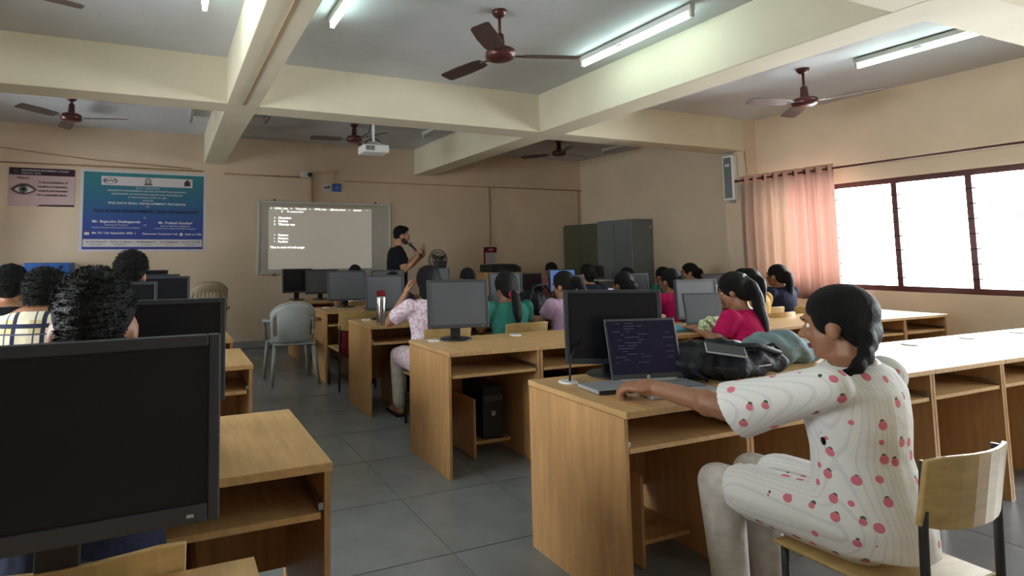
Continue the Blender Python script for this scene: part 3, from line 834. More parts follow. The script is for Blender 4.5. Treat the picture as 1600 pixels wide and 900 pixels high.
def hand(fb, pb, wrist, fwd, back, thumb, curl=.35, s=1.0, spread=0.06):
    """palm goes into pb, fingers and thumb into fb; back = direction of the back of the hand, thumb = +-1"""
    fwd = Vector(fwd).normalized(); back = Vector(back)
    back = (back - fwd*back.dot(fwd)).normalized()
    side = fwd.cross(back).normalized()*thumb     # towards the thumb
    w = Vector(wrist)
    R = Matrix((side, fwd, back)).transposed()
    pb.ell(w + fwd*.045*s, (.040*s, .056*s, .016*s), R)
    pb.cap(w, w + fwd*.03*s, .024*s, .026*s)
    for i, (off, L) in enumerate(((.028, .066), (.0095, .076), (-.0095, .072), (-.027, .056))):
        p = w + fwd*.080*s + side*off*s - fwd*(.006*s if i in (0, 3) else 0)
        d0 = (fwd + side*off*spread*20*.35).normalized(); ang = 0; r = .0092*s
        for seg, f in enumerate((.45, .31, .24)):
            ang += curl*(.9 if seg else .75)
            d = (d0*math.cos(ang) - back*math.sin(ang)).normalized()
            q = p + d*L*f*s
            fb.cap(p, q, r, r*.92, 8); p = q; r *= .92
    p = w + fwd*.022*s + side*.026*s; r = .0115*s
    d = (fwd*.62 + side*.70 - back*.2).normalized()
    for L in (.038, .030, .024):
        q = p + d*L*s; fb.cap(p, q, r, r*.9, 8); p = q; r *= .9
        d = (d + fwd*.35 - side*.25*min(curl*2, 1.2) - back*.25*curl).normalized()

EYE = None
def person(name, label, x, y, top, rz, hair, shirt, pants='jeans', skin='skin', yaw=0.0, pitch=0.0, sleeve=.55, lean=.0,
           voxel=.0115, broad=1.0, arms=None, group='people at the computers', seatz=.45, stand=False, head_s=1.0, tail=None,
           tie=None, tilt=0.0, cloth2=None, legs=True, hand_curl=.35, hair_s=1.0, brows=True, hdz=0.0, armr=1.0, hand_s=1.0, flare=0.0, strand_l=1.0, ear=(0, 0)):
    """seated (or standing) figure facing local +Y"""
    global EYE
    t = thing(name, label, 'person', (x, y, 0), rz, group)
    if stand:
        kz = top/1.765
        Z = lambda z: z*kz
        SH = 1.43; HC = 1.645
        tors = [(.83, .155, .125, 0), (.92, .17, .135, 0), (1.0, .165, .13, .005), (1.12, .165, .125, .01), (1.27, .185, .13, .012), (1.38, .185, .11, .005), (1.44, .13, .08, 0), (1.475, .065, .06, 0)]
    else:
        k = (top-seatz)/.80
        Z = lambda z: seatz + (z-.45)*k if z > .45 else z*seatz/.45
        SH = .965; HC = 1.130
        tors = [(.44, .15, .135, -.01), (.52, .172, .14, 0), (.62, .15, .115, .0), (.72, .14, .105, .01), (.84, .16, .115, .015), (.925, .17, .10, .01), (.985, .125, .075, .01), (1.02, .06, .058, .01)]
    Y = lambda z, y: y + lean*max(z-.5 if not stand else z-.9, 0)
    sw = .175*broad
    body, fine = MB(), MB()
    def P(x_, y_, z_): return Vector((x_, Y(z_, y_), Z(z_)))
    rings = [ring(P(0, yy, z), rx*broad, ry) for z, rx, ry, yy in tors]
    body.loft(rings)
    hcv = P(0, .035 + (.0 if stand else .012), HC) + Vector((0, -hdz*(.4 if not stand else 1.8), hdz))
    neckb = P(0, .012, SH+.02); 
    Rh = Matrix.Rotation(yaw, 3, 'Z') @ Matrix.Rotation(tilt, 3, 'Y') @ Matrix.Rotation(pitch, 3, 'X')
    hs = head_s
    def H(p): return hcv + Rh @ (Vector(p)*hs)
    body.cap(neckb, H((0, -.02, -.05)), .052*hs, .052*hs)
    def he(c, r): body.ell(H(c), [v*hs for v in r], Rh, 18, 13)
    he((0, -.010, .022), (.073, .094, .096)); he((0, .030, -.045), (.057, .060, .073)); he((0, .062, -.096), (.026, .024, .020))
    body.cap(H((0, .086, -.002)), H((0, .108, -.034)), .009*hs, .014*hs, 8); he((0, .078, .020), (.050, .018, .013))
    for s in (-1, 1):
        he((s*(.074+ear[0]), -.006, -.022+ear[1]), (.011+ear[0]*.7, .021, .032)); he((s*.034, .068, -.030), (.024, .02, .02)); 
        body.cap(H((s*.009, .096, -.036)), H((s*.012, .098, -.038)), .008*hs, .008*hs, 8)
    # arms
    if arms is None:
        arms = {}
    A = {}
    for s, nm in ((-1, 'L'), (1, 'R')):
        d = arms.get(nm)
        sh = P(s*sw, .005, SH-.02)
        if d is None:
            el = P(s*(sw+.045), .10, .745); wr = Vector((s*(sw-.015), .345, 0.787))
            hf, hb = (-s*.12, 1, -.02), (0, 0, 1); cu_ = hand_curl
        else:
            el, wr, hf, hb, cu_ = Vector(d[0]), Vector(d[1]), d[2], d[3], d[4]
        A[nm] = (sh, el, wr)
        body.cap(sh, el, .049*broad*armr, .040*broad*armr); body.cap(el, wr, .041*broad*armr, .028*broad*armr)
        bul = el.lerp(wr, .3); body.ell(bul, (.043*broad*armr,)*3)
        hand(fine, body, wr, hf, hb, -1 if nm == 'R' else 1, cu_, hand_s)
    # legs
    if legs:
        for s in (-1, 1):
            if stand:
                pts = [(P(s*.09, 0, .88), .088), (P(s*.1, .02, .47), .062), (P(s*.1, -.02, .08), .042)]
            else:
                pts = [(Vector((s*.085, .01, Z(.50))), .085), (Vector((s*.11, .40, .49*seatz/.45)), .062), (Vector((s*.115, .37, .085)), .042)]
            for (a, ra), (b_, rb) in zip(pts, pts[1:]): body.cap(a, b_, ra, rb)
            an = pts[-1][0]
            body.cap(an + Vector((0, -.02, -.045)), an + Vector((s*.02, .15, -.058)), .036, .024)
    if voxel <= .008:
        bme = remesh(body.add_mesh(fine.mesh('f')), voxel, 2)
    else:
        bme = remesh(body, voxel, 3)
        j = MB().add_mesh(bme).add_mesh(fine.mesh('f')); bme = j.mesh('body', None, True)
    attach('body', bme, M[skin], t)
    # clothes
    c = MB(); g = .015
    top_r = [ring(P(0, yy, z), rx*broad+g, ry+g) for z, rx, ry, yy in tors[:-1]]
    z, rx, ry, yy = tors[-1]
    top_r.append(ring(P(0, yy, z-.012), rx*broad+.012, ry+.012))
    c.loft(top_r)
    for nm in ('L', 'R'):
        sh, el, wr = A[nm]
        if sleeve <= 1:
            e2 = sh.lerp(el, sleeve); ra = .049*broad+g; c.ell(sh, (ra, ra, ra)); c.tube([sh, sh.lerp(e2, .5), e2], [ra, ra+.002+flare*.4, .046*broad*armr+g+.006+flare], 18)
        else:
            c.cap(sh, el, .049*broad+g, .042*broad+g); e3 = el.lerp(wr, sleeve-1); c.cap(el, e3, .043*broad+g, .033*broad+g)
    if not stand and shirt not in ('plaid', 'blackcloth', 'navy', 'whitecloth', 'blackshirt'):
        for s in (-1, 1): c.cap(Vector((s*.085, .0, Z(.50))), Vector((s*.105, .30, .50*seatz/.45)), .085+g+.006, .078+g)
    attach('kurta' if not stand and pants == 'palepants' else 'shirt', remesh(c, .0125 if voxel > .008 else .009, 3), M[shirt], t)
    if legs:
        c = MB()
        for s in (-1, 1):
            if stand: pts = [(P(s*.09, 0, .90), .088), (P(s*.1, .02, .47), .066), (P(s*.1, -.02, .09), .052)]
            else: pts = [(Vector((s*.085, .01, Z(.50))), .085), (Vector((s*.11, .40, .49*seatz/.45)), .064), (Vector((s*.115, .37, .11)), .05)]
            for (a, ra), (b_, rb) in zip(pts, pts[1:]): c.cap(a, b_, ra+.011, rb+.011)
        if stand: c.loft([ring(P(0, 0, .84), .17*broad, .14), ring(P(0, 0, .98), .175*broad, .14)])
        attach('trousers', remesh(c, .0145, 2), M[pants], t)
        sb = MB()
        for s in (-1, 1):
            an = P(s*.1, -.02, .08) if stand else Vector((s*.115, .37, .085))
            for so in (0,):
                MB().box((an.x + s*.012, an.y+.07, .008), (.09, .26, .016)).build('sandal', M['black'], t, bevel=.006)
    # face pieces
    if EYE is None:
        EYE = MB().ell((0, 0, 0), (.0125, .0125, .0125), None, 12, 9, M['eyewhite']).ell((0, .0085, 0), (.0055, .0048, .0055), None, 10, 7, M['iris']).mesh('eye', None, True)
    Hm = Matrix.Translation(hcv) @ Rh.to_4x4() @ Matrix.Scale(hs, 4)
    for s in (-1, 1):
        put('eye', EYE, t).matrix_local = Hm @ Matrix.Translation((s*.030, .0675, -.004)) @ Matrix.Scale(.92, 4)
        if brows:
            o = MB().tube([(s*.012, .090, .018), (s*.03, .088, .024), (s*.050, .074, .018)], [.003, .0042, .002], 6).build('eyebrow', M['hair'], t, True); o.matrix_local = Hm
    o = MB().ell((0, .088, -.066), (.022, .010, .0045), None, 12, 7).ell((0, .087, -.074), (.019, .010, .0055), None, 12, 7).build('lips', M['lip'], t, True); o.matrix_local = Hm
    # hair
    hb = MB()
    def hx(cn, r): hb.ell(H(cn), [v*hs*(hair_s if i_ != 1 else 1+(hair_s-1)*.5) for i_, v in enumerate(r)], Rh, 18, 13)
    strand = []
    if hair == 'boy':
        hx((0, -.022, .040), (.080, .094, .088)); hx((0, .030, .088), (.060, .052, .034)); hx((0, -.056, -.004), (.066, .050, .056))
        strand = [((0, -.022, .042), (.081, .095, .089), 3200, .012*strand_l), ((0, .03, .09), (.061, .053, .035), 700, .014*strand_l), ((0, -.058, -.012), (.067, .051, .063), 1200, .009*strand_l)]
    else:
        hx((0, -.020, .036), (.081, .100, .090)); hx((0, -.055, -.020), (.072, .055, .072))
        for s in (-1, 1): hx((s*.055, .004, .01), (.026, .045, .05))
        if hair == 'bun': hx((0, -.125, -.01), (.046, .040, .044)); hx((0, -.06, -.08), (.05, .035, .03))
        if hair == 'wavy':
            hx((0, -.062, -.07), (.080, .056, .075)); hx((.03, -.085, -.02), (.055, .05, .06)); hx((-.035, -.08, -.09), (.045, .045, .055)); hx((.045, -.06, -.11), (.04, .04, .05))
            hx((0, -.05, .075), (.06, .07, .055)); hx((-.02, -.05, -.115), (.062, .045, .05)); hx((.03, -.055, -.10), (.055, .045, .055)); hx((-.06, -.03, -.06), (.03, .04, .06))
        if hair in ('pony', 'braid'):
            pts = tail or [(0, -.10, .03), (0, -.13, .0), (0, -.135, -.07), (0, -.125, -.15), (.01, -.115, -.24), (.01, -.11, -.32)]
            rr = [.032, .038, .040, .040, .034, .014]
            if hair == 'pony':
                W_ = [H(pp) for pp in pts]
                for a, b_, ra, rb in zip(W_, W_[1:], rr, rr[1:]): hb.cap(a, b_, ra*hs, rb*hs)
            else:
                W_ = [H(pp) for pp in pts]; n = 18
                for i in range(n):
                    u = i/(n-1)*(len(W_)-1); i0 = min(int(u), len(W_)-2); pp = W_[i0].lerp(W_[i0+1], u-i0)
                    hb.ell(pp + Vector(((.010 if i % 2 else -.010), 0, 0)), (.026-.012*i/n, .022-.010*i/n, .026))
    hme = remesh(hb, .0095, 2)
    if strand:
        rnd = random.Random(int(x*100+y*10)); sb = MB().add_mesh(hme)
        for cn, r, n, L in strand:
            n = int(n*(1 if voxel < .011 or hair_s > 1.02 else .35))
            for i in range(n):
                th = rnd.uniform(0, 2*PI); u = rnd.uniform(-.6, 1); q = math.sqrt(1-u*u)
                nv = Vector((q*math.cos(th), q*math.sin(th), u))
                p = Vector((nv.x*r[0], nv.y*r[1], nv.z*r[2]))*hair_s + Vector(cn)
                if p.z < -.045 or (p.y > .065 and p.z < .06) or (abs(p.x) > .066 and p.z < .02+ear[1]): continue
                d = (nv*.45 + Vector((rnd.uniform(-.7, .7), rnd.uniform(-.2, .8), rnd.uniform(-.7, .3)))).normalized()
                sd = d.cross(Vector((rnd.uniform(-1, 1), rnd.uniform(-1, 1), rnd.uniform(-1, 1)))).normalized()*.0016
                a, b_, e = p-nv*.006, p+d*L*.6, p+(d+Vector((0, .3, -.3))).normalized()*L
                v = [sb.bm.verts.new(H(w)) for w in (a-sd, a+sd, b_+sd*.7, b_-sd*.7, e)]
                sb.bm.faces.new((v[0], v[1], v[2], v[3])); sb.bm.faces.new((v[3], v[2], v[4]))
        hme = sb.mesh('hair', None, True)
    attach('hair', hme, M['hairb' if hair == 'boy' else 'hair'], t)
    if tie:
        pp = H((tail or [(0, -.105, .03)])[0] if hair != 'bun' else (0, -.11, -.01))
        o = MB()
        for kk in range(10):
            a = 2*PI*kk/10; o.ell(pp + Rh @ Vector((.034*math.cos(a), 0, .034*math.sin(a))), (.015, .012, .015), None, 8, 6)
        o.build('hair_tie', M[tie], t, True)
    return t, H, A
# ------------------------------------------------------------------ right block of desks: rows front edge y, aisle end x = 1.59
RX = 1.59 + DW/2
RY = [1.62, 3.0, 4.4, 5.78, 7.16]
NU_ = [7, 8, 8, 8, 2]
ROWN = ['nearest', 'second', 'third', 'fourth', 'front']
for r in range(5):
    for i in range(NU_[r]):
        desk(RX+DW*i, RY[r], 'oak desk, %s from the aisle in the %s row on the right' % (ORD[i], ROWN[r]))
# left block, right end at x = .45
LX = .45 - DW/2
LY = [.54, 1.56, 3.12, 4.12, 5.12, 6.7]
LN = ['nearest', 'second', 'third', 'fourth', 'fifth', 'front']
for r in range(6):
    for i in range(3):
        desk(LX-DW*i - (.28 if r == 0 else 0), LY[r], 'oak desk, %s from the aisle in the %s row on the left' % (ORD[i], LN[r]))
desk(3.9, 7.3, 'oak desk carrying the table fan beside the instructor')

# ------------------------------------------------------------------ monitors
def mon(*a, **k): return monitor(*a, **k)
mon(-.165, 1.075, 1.19, .52, .325, 'large dark monitor filling the bottom left corner, switched off', rz=.03, style='dark', bz=.021)
mon(-.04, 1.99, 1.195, .46, .34, 'black monitor on the left, just beyond the near student with cropped hair', style='dark')
mon(-.27, 3.44, 1.20, .44, .33, 'dark monitor below the wavy haired boy, left side', style='dark')
mon(-.06, 4.42, 1.20, .44, .33, 'dark monitor right of the wavy haired boy, on the left block', style='dark')
mon(-.11, 5.40, 1.19, .44, .33, 'dark monitor on the left block, second from the front wall', style='dark')
mon(-.21, 7.0, 1.20, .44, .33, 'dark monitor on the left block, nearest the front wall', style='dark')
# right block
mon(2.0, 2.10, 1.165, .455, .35, 'black monitor behind the open laptop, nearest on the right', style='dark', rz=-.42)
mon(1.90, 3.44, 1.17, .45, .335, 'grey faced monitor right of the girl in pink print', rz=-.12)
mon(4.27, 3.5, 1.12, .43, .335, 'grey faced monitor behind the tilted laptop at right', rz=-.1)
mon(1.90, 4.84, 1.165, .385, .325, 'grey faced monitor behind the steel bottle', rz=.02)
mon(3.27, 4.9, 1.16, .39, .33, 'light grey monitor behind the head with the red hair tie', rz=0)
mon(4.05, 4.86, 1.12, .36, .30, 'dark grey monitor behind the girl in lavender', rz=-.1)
mon(4.95, 4.86, 1.125, .40, .30, 'dark grey monitor right of the girl with rolled up hair', rz=-.1, style='dark')
mon(6.30, 4.86, 1.10, .45, .32, 'dark grey monitor at far right, under the curtain side heads', rz=-.15, style='grey')
mon(1.97, 6.24, 1.175, .47, .35, 'grey faced monitor left of the steel bottle, under the whiteboard', rz=.02)
mon(2.50, 6.26, 1.175, .42, .335, 'grey faced monitor below the instructor', rz=0)
mon(3.13, 6.26, 1.19, .42, .335, 'grey faced monitor right of the instructor, under the table fan', rz=0)
mon(5.10, 6.26, 1.15, .42, .335, 'blue lit monitor in front of the olive cupboard', rz=-.1, lit='bluescreen')
mon(4.55, 6.26, 1.10, .40, .32, 'dark monitor beside the yellow bottle', rz=0, style='dark')
mon(1.68, 7.58, 1.18, .42, .33, 'navy black monitor at the left end of the front row', style='dark')
mon(2.0, 7.50, 1.165, .46, .335, 'grey faced monitor second in the front row', rz=.03)

# laptops and clutter
laptop(2.05, 1.945, -.2, 'silver laptop with a dark code screen beside the reaching arm', w=.36, d=.275, ang=1.76, logo=True, lines=True)
laptop(4.02, 3.22, -.25, 'grey screened laptop leaning right of the crimson girl', w=.33, d=.26, ang=1.75, scr='screen_grey')
mon(-.27, 1.72, 1.105, .46, .28, 'monitor with a pale cyan screen mostly hidden by the near student', style='dark', lit='cyanscreen')
laptop(5.62, 6.15, -.1, 'white framed laptop in front of the grey cupboard', w=.24, d=.2, ang=1.7, scr='screen', z=.98)
laptop(4.62, 4.68, -.15, 'laptop with a lavender screen behind the girl with rolled up hair', w=.32, d=.22, ang=1.8, scr='lavscreen', z=.75)
laptop(3.92, 4.66, -.1, 'dark laptop lid low behind the girl in lavender', w=.33, d=.2, ang=1.7, scr='screen_grey')
ps = tag(MB().box((0, 0, 0), (.30, .30, .36), None, None).build('side_cupboard', M['woodv'], None, bevel=.004), 'low wooden cupboard under the black printer', 'cupboard'); ps.location = (5.0, 7.62, .18)
ps.scale = (2.2, 1.4, 3.0); ps.location = (5.0, 7.62, .54)
pr = thing('printer', 'black printer in front of the wall calendar', 'printer', (5.0, 7.62, 1.08))
MB().box((-.04, 0, .06), (.50, .34, .12)).build('body', M['black'], pr, bevel=.012)
MB().box((-.04, -.06, .125), (.38, .2, .012)).build('top_lid', M['dark'], pr, bevel=.004)
MB().box((.25, .02, .045), (.10, .28, .09)).build('side_tray', M['black'], pr, bevel=.006)
MB().box((-.04, -.19, .03), (.30, .06, .012)).build('paper_tray', M['dark'], pr)
tf = thing('table_fan', 'grey table fan on a desk right of the instructor', 'fan', (3.87, 7.55, .75))
MB().lathe([(.02, 0), (.12, 0), (.12, .015), (.05, .04), (.02, .05)], n=24).build('base', M['dark'], tf, True)
MB().cyl((0, 0, .03), (0, 0, .46), .016).build('stem', M['dark'], tf, True)
MB().box((-.03, -.06, .47), (.17, .13, .11)).build('motor_housing', M['dark'], tf, bevel=.02)
gr = MB()
for rr_, yy in ((.155, .08), (.155, .05), (.11, .115), (.06, .125), (.11, .02), (.06, .015)):
    gr.tube([(rr_*math.cos(2*PI*k/28), yy, .535+rr_*math.sin(2*PI*k/28)) for k in range(29)], .004, 5)
for k in range(24):
    a = 2*PI*k/24
    for y1, y2 in ((.125, .08), (.012, .05)):
        gr.tube([(.03*math.cos(a), y1, .535+.03*math.sin(a)), (.11*math.cos(a), y1-(.012 if y1 > .1 else -.008), .535+.11*math.sin(a)), (.155*math.cos(a), y2, .535+.155*math.sin(a))], .0022, 4)
gr.build('wire_grille', M['tubeleg'], tf)
for k in range(3):
    a = 2*PI*k/3+.4; R = Matrix.Rotation(-a, 3, 'Y')
    MB().box(R @ Vector((.075, 0, 0)) + Vector((0, .06, .535)), (.12, .006, .07), R @ Matrix.Rotation(.4, 3, 'X')).build('blade', M['greysteel'], tf, bevel=.002)
sb_ = thing('steel_bottle', 'steel bottle with a maroon cap on the desk left of the pink kurta', 'bottle', (1.715, 4.46, .75))
MB().lathe([(.010, .001), (.038, .001), (.040, .01), (.040, .235), (.034, .25), (.010, .252)], n=24).build('flask', M['chrome'], sb_, True)
MB().lathe([(.010, .247), (.036, .247), (.038, .255), (.038, .288), (.030, .294), (.010, .295)], n=24).build('cap', M['maroon'], sb_, True)
yb = thing('yellow_bottle', 'small yellow bottle on the desk left of the girl in lavender', 'bottle', (4.10, 5.95, .75))
MB().lathe([(.01, 0), (.05, 0), (.052, .02), (.052, .20), (.03, .23), (.01, .232)], n=18).build('flask', M['yellow'], yb, True)
MB().lathe([(.01, .228), (.028, .228), (.028, .26), (.01, .262)], n=14).build('cap', M['white'], yb, True)
for k, (x, y, w_, h_) in enumerate(((3.93, 5.95, .12, .24), (4.27, 6.2, .14, .26))):
    s_ = thing('desk_speaker', 'small black desk speaker %s of the yellow bottle' % ('left', 'right')[k], 'speaker', (x, y, .75), 0, 'small black speakers beside the yellow bottle')
    MB().box((0, 0, h_/2), (w_, .14, h_)).build('cabinet', M['black'], s_, bevel=.008)
    MB().lathe([(.004, 0), (w_*.36, 0), (w_*.38, .006), (w_*.3, .004), (.004, .001)], n=18).build('cone', M['dark'], s_, True).matrix_local = Matrix.Translation((0, -.07, h_*.36)) @ Matrix.Rotation(PI/2, 4, 'X')
    MB().lathe([(.004, 0), (w_*.2, 0), (w_*.21, .004), (.004, .001)], n=14).build('tweeter', M['dark'], s_, True).matrix_local = Matrix.Translation((0, -.07, h_*.76)) @ Matrix.Rotation(PI/2, 4, 'X')
# black backpacks
def backpack(loc, rz, sc, label, flat=True):
    t = thing('backpack', label, 'bag', loc, rz, 'black backpacks on the desks')
    b = MB()
    b.ell((0, 0, .085), (.20*sc[0], .15*sc[1], .085*sc[2])); b.ell((.1*sc[0], .03, .075), (.15*sc[0], .13*sc[1], .07*sc[2])); b.ell((-.12*sc[0], -.03, .07), (.12*sc[0], .12*sc[1], .066*sc[2]))
    b.ell((-.02, -.09*sc[1], .06), (.14*sc[0], .07*sc[1], .055*sc[2]))
    me = remesh(b, .011, 2); rnd = random.Random(5)
    for v in me.vertices:
        n = .008*math.sin(v.co.x*38+v.co.y*21+2*math.sin(v.co.y*13))+.006*math.sin(v.co.y*47-v.co.z*33)+.004*math.sin(v.co.x*95-v.co.y*70)-.006*abs(math.sin(v.co.x*17-v.co.y*31))
        v.co += v.normal*n
        if v.co.z < .002: v.co.z = .002
    attach('bag_body', me, M['bagblack'], t)
    MB().tube([(-.16*sc[0], -.11*sc[1], .075), (-.02, -.165*sc[1], .07), (.13*sc[0], -.11*sc[1], .08)], .004, 6).build('zip', M['tubeleg'], t, True)
    MB().tube([(.2*sc[0], -.05, .12*sc[2]), (.1*sc[0], -.1, .16*sc[2]), (-.05, -.11, .15*sc[2]), (-.15*sc[0], -.14, .06), (-.1*sc[0], -.18, .015)], [.012, .016, .016, .012, .01], 8).build('strap', M['bagblack'], t, True)
    MB().tube([(.17*sc[0], .05, .12*sc[2]), (.21*sc[0], .02, .15*sc[2]), (.21*sc[0], -.04, .12*sc[2])], .008, 6).build('handle', M['bagblack'], t, True)
    return t
backpack((2.47, 1.93, .75), -.45, (1.3, 1.2, 1.0), 'large black backpack on the desk right of the silver laptop')
backpack((3.40, 4.66, .75), .0, (1.0, .9, 1.9), 'black backpack on the desk between the teal kurta and the lavender kurta')
ph = thing('phone', 'dark phone lying on the large black backpack', 'phone', (2.36, 1.80, .90), -.55)
ph.rotation_euler = (.45, .1, -.75)
MB().box((0, 0, .0), (.16, .075, .009)).build('body', M['silver'], ph, bevel=.003)
MB().box((0, 0, .005), (.15, .068, .002)).build('screen', M['dark'], ph)
pp = tag(MB().box((0, 0, .002), (.10, .07, .004)).build('paper_slip', M['paper'], None), 'white paper slip between the laptop screen and the backpack', 'paper'); pp.location = (2.32, 2.12, .89); pp.rotation_euler = (.4, 0, .3)
nb = thing('notebook', 'silver grey closed notebook on the desk under the black monitor', 'notebook', (1.80, 1.92, .752), -.1)
MB().box((0, 0, .008), (.22, .15, .014)).build('pages', M['silver'], nb, bevel=.002)
MB().box((0, -.074, .008), (.22, .006, .016)).build('spine', M['black'], nb)
MB().box((0, 0, .0165), (.222, .152, .002)).build('cover', M['silver'], nb)
cbx = tag(MB().tube([(1.735, 2.10, .755), (1.73, 2.09, .80), (1.75, 2.11, .86), (1.85, 2.16, .92)], .005, 6).build('cable', M['black'], None, True), 'black cable rising from the round desk grommet', 'cable')
bf = thing('blue_folder', 'blue folder on the desk in front of the crimson girl', 'folder', (3.66, 3.22, .752), .1)
MB().box((0, 0, .012), (.30, .22, .022)).build('cover', M['bluefolder'], bf, bevel=.003)
MB().box((.0, .004, .012), (.296, .216, .016)).build('pages', M['paper'], bf)
wp = tag(MB().box((0, 0, .004), (.20, .14, .008)).build('paper_stack', M['paper'], None), 'white paper stack on the desk left of the tilted laptop', 'paper'); wp.location = (3.66, 3.42, .753); wp.rotation_euler = (0, 0, .3)
# loose white papers at the left edge
pl = tag(MB().box((0, 0, .002), (.16, .12, .004)).build('paper_sheet', M['paper'], None), 'white paper sheet on the desk at the left edge', 'paper'); pl.location = (-.6, 1.86, .77); pl.rotation_euler = (.5, 0, .1)
for k, (x, y) in enumerate(((1.86, 3.22), (1.86, 4.62), (2.53, 3.2))):
    c_ = thing('computer_tower', 'black computer tower under the %s' % ('desk in the middle of the picture, aisle end', 'desk holding the steel bottle', 'desk second from the aisle in the middle')[k], 'computer', (x+.2, y+.2, .11), 0, 'computer towers under the desks')
    MB().box((0, 0, .18), (.16, .30, .34)).build('case', M['black'], c_, bevel=.006)
    MB().box((0, -.152, .27), (.14, .006, .04)).build('drive_bay', M['dark'], c_)
    MB().box((.0, -.152, .17), (.03, .006, .03)).build('power_button', M['silver'], c_)
mb_ = thing('maroon_bag', 'maroon cloth bag hanging behind the desk with the steel bottle', 'bag', (1.74, 5.38, 0), .1)
bq = MB(); bq.ell((0, 0, .52), (.10, .04, .16)); bq.ell((0, .0, .42), (.12, .05, .10))
attach('bag_body', remesh(bq, .012, 2), M['maroon'], mb_)
MB().tube([(-.07, 0, .62), (-.05, .02, .76), (.05, .02, .76), (.07, 0, .62)], .007, 6).build('strap', M['maroon'], mb_, True)

# chairs
plastic_chair(1.27, 6.05, 0, 'light grey moulded plastic chair at the aisle, seen from behind', 'plasticgrey', slots=False)
plastic_chair(.525, 7.9, 0, 'beige plastic chair against the front wall', 'plasticbeige', 1.19)
plastic_chair(3.22, 2.66, -.1, 'charcoal plastic chair behind the large black backpack', 'charcoal', .93)
# ------------------------------------------------------------------ the instructor
mic_r = Vector((.045, .185, 1.49))
inst, Hf, Af = person('person', 'standing instructor in a black shirt and glasses, speaking into a microphone', 2.88, 6.90, 1.765, -1.86, 'boy', 'blackcloth', 'jeans', 'skin2',
    yaw=.10, pitch=-.08, sleeve=.72, voxel=.0075, broad=1.22, hdz=-.022, armr=.92, stand=True, group=None, arms={
    'R': ((.245, .075, 1.165), (.115, .255, 1.335), (-.45, .35, .75), (.75, .55, .25), 1.05),
    'L': ((-.235, .20, 1.20), (-.10, .385, 1.36), (.12, .12, 1.0), (-.3, .9, .0), .12)})

Hm_i = Matrix.Identity(4)
bd = MB()
for c, r in (((0, .052, -.088), (.045, .046, .031)), ((.047, .022, -.066), (.014, .040, .034)), ((-.047, .022, -.066), (.014, .040, .034)), ((0, .094, -.052), (.024, .010, .006)), ((0, .074, -.100), (.028, .024, .018)), ((.057, .0, -.03), (.013, .016, .04)), ((-.057, .0, -.03), (.013, .016, .04))):
    bd.ell(Hf(c), r, Matrix.Rotation(.06, 3, 'Z'))
attach('beard', remesh(bd, .007, 2), M['beard'], inst)
gl = MB()
for s in (-1, 1):
    cx = .033*s
    pts = [Hf((cx + .025*math.cos(2*PI*k/20), .106 - .010*abs(cx + .025*math.cos(2*PI*k/20))/.05, -.004 + .019*math.sin(2*PI*k/20))) for k in range(21)]
    gl.tube(pts, .0022, 5)
    gl.tube([Hf((s*.057, .094, 0)), Hf((s*.080, .05, .002)), Hf((s*.083, -.01, 0))], .002, 5)
gl.tube([Hf((-.009, .105, .002)), Hf((.009, .105, .002))], .002, 5)
gl.build('glasses', M['black'], inst, True)
mc = thing('microphone', 'black handheld microphone held to the mouth of the instructor', 'microphone', (2.88, 6.90, 0), -1.86)
w_ = Vector((.075, .305, 1.375)); tip = Vector((.03, .185, 1.500))
MB().cyl(w_ - (tip-w_)*.35, tip, .012, .016, 14).build('handle', M['black'], mc, True)
MB().ell(tip, (.026, .026, .028), None, 16, 11).build('grille_head', M['dark'], mc, True)

# ------------------------------------------------------------------ students on the right
GP = 'students seated at the computers'
def girl(label, x, y, top, **k):
    k.setdefault('pants', 'palepants'); k.setdefault('group', GP)
    return person('person', label, x, y, top, k.pop('rz', 0.0), k.pop('hair', 'pony'), k.pop('shirt'), **k)
girl('girl in a pink floral kurta with a hand at her ear, beside the steel bottle', 1.97, 4.03, 1.24, shirt='pinkprint', hair='wavy', yaw=.25, skin='skin2', voxel=.0095, sleeve=.75, hair_s=1.2,
     arms={'L': ((-.27, .20, .80), (-.15, .13, 1.03), (.25, -.02, 1), (-.9, .2, 0), .6), 'R': None})
girl('girl in teal with a red hair tie, seen from behind', 2.72, 4.03, 1.165, shirt='teal', hair='pony', tie='red', pitch=-.25, hair_s=1.2, tail=[(0, -.10, -.075), (0, -.12, -.10), (0, -.12, -.15), (0, -.115, -.21), (0, -.11, -.27), (0, -.1, -.32)])
girl('girl in a lavender kurta with a long dark ponytail, looking left', 3.33, 4.03, 1.175, shirt='lavender', hair='pony', yaw=.3, pitch=-.2, skin='skin2', voxel=.0095, rz=.05, hair_s=1.05, tail=[(.02, -.105, .04), (.02, -.15, .01), (.02, -.165, -.07), (.0, -.165, -.17), (-.01, -.16, -.27), (-.01, -.15, -.36)])
girl('girl with dark rolled up hair behind the top edge of the black monitor', 4.02, 4.03, 1.165, shirt='navy', hair='bun', hair_s=1.0)
girl('girl in crimson with long loose dark ponytail, right of the black monitor', 4.62, 4.03, 1.19, shirt='crimson', hair='pony', yaw=.0, tail=[(.02, -.105, .03), (.03, -.15, -.02), (.04, -.16, -.1), (.05, -.155, -.2), (.055, -.15, -.3), (.055, -.14, -.38)])
girl('girl with a dark fringe low behind the dark monitor at far right', 5.74, 4.10, 1.17, shirt='rose', hair='bun')
girl('girl behind the crimson sleeved girl, only the crown of her head showing', 5.30, 3.72, 1.185, shirt='mustard', hair='pony', rz=.0)
girl('girl at the right edge below the curtain, half cut off', 6.22, 4.05, 1.215, shirt='navy', hair='pony')
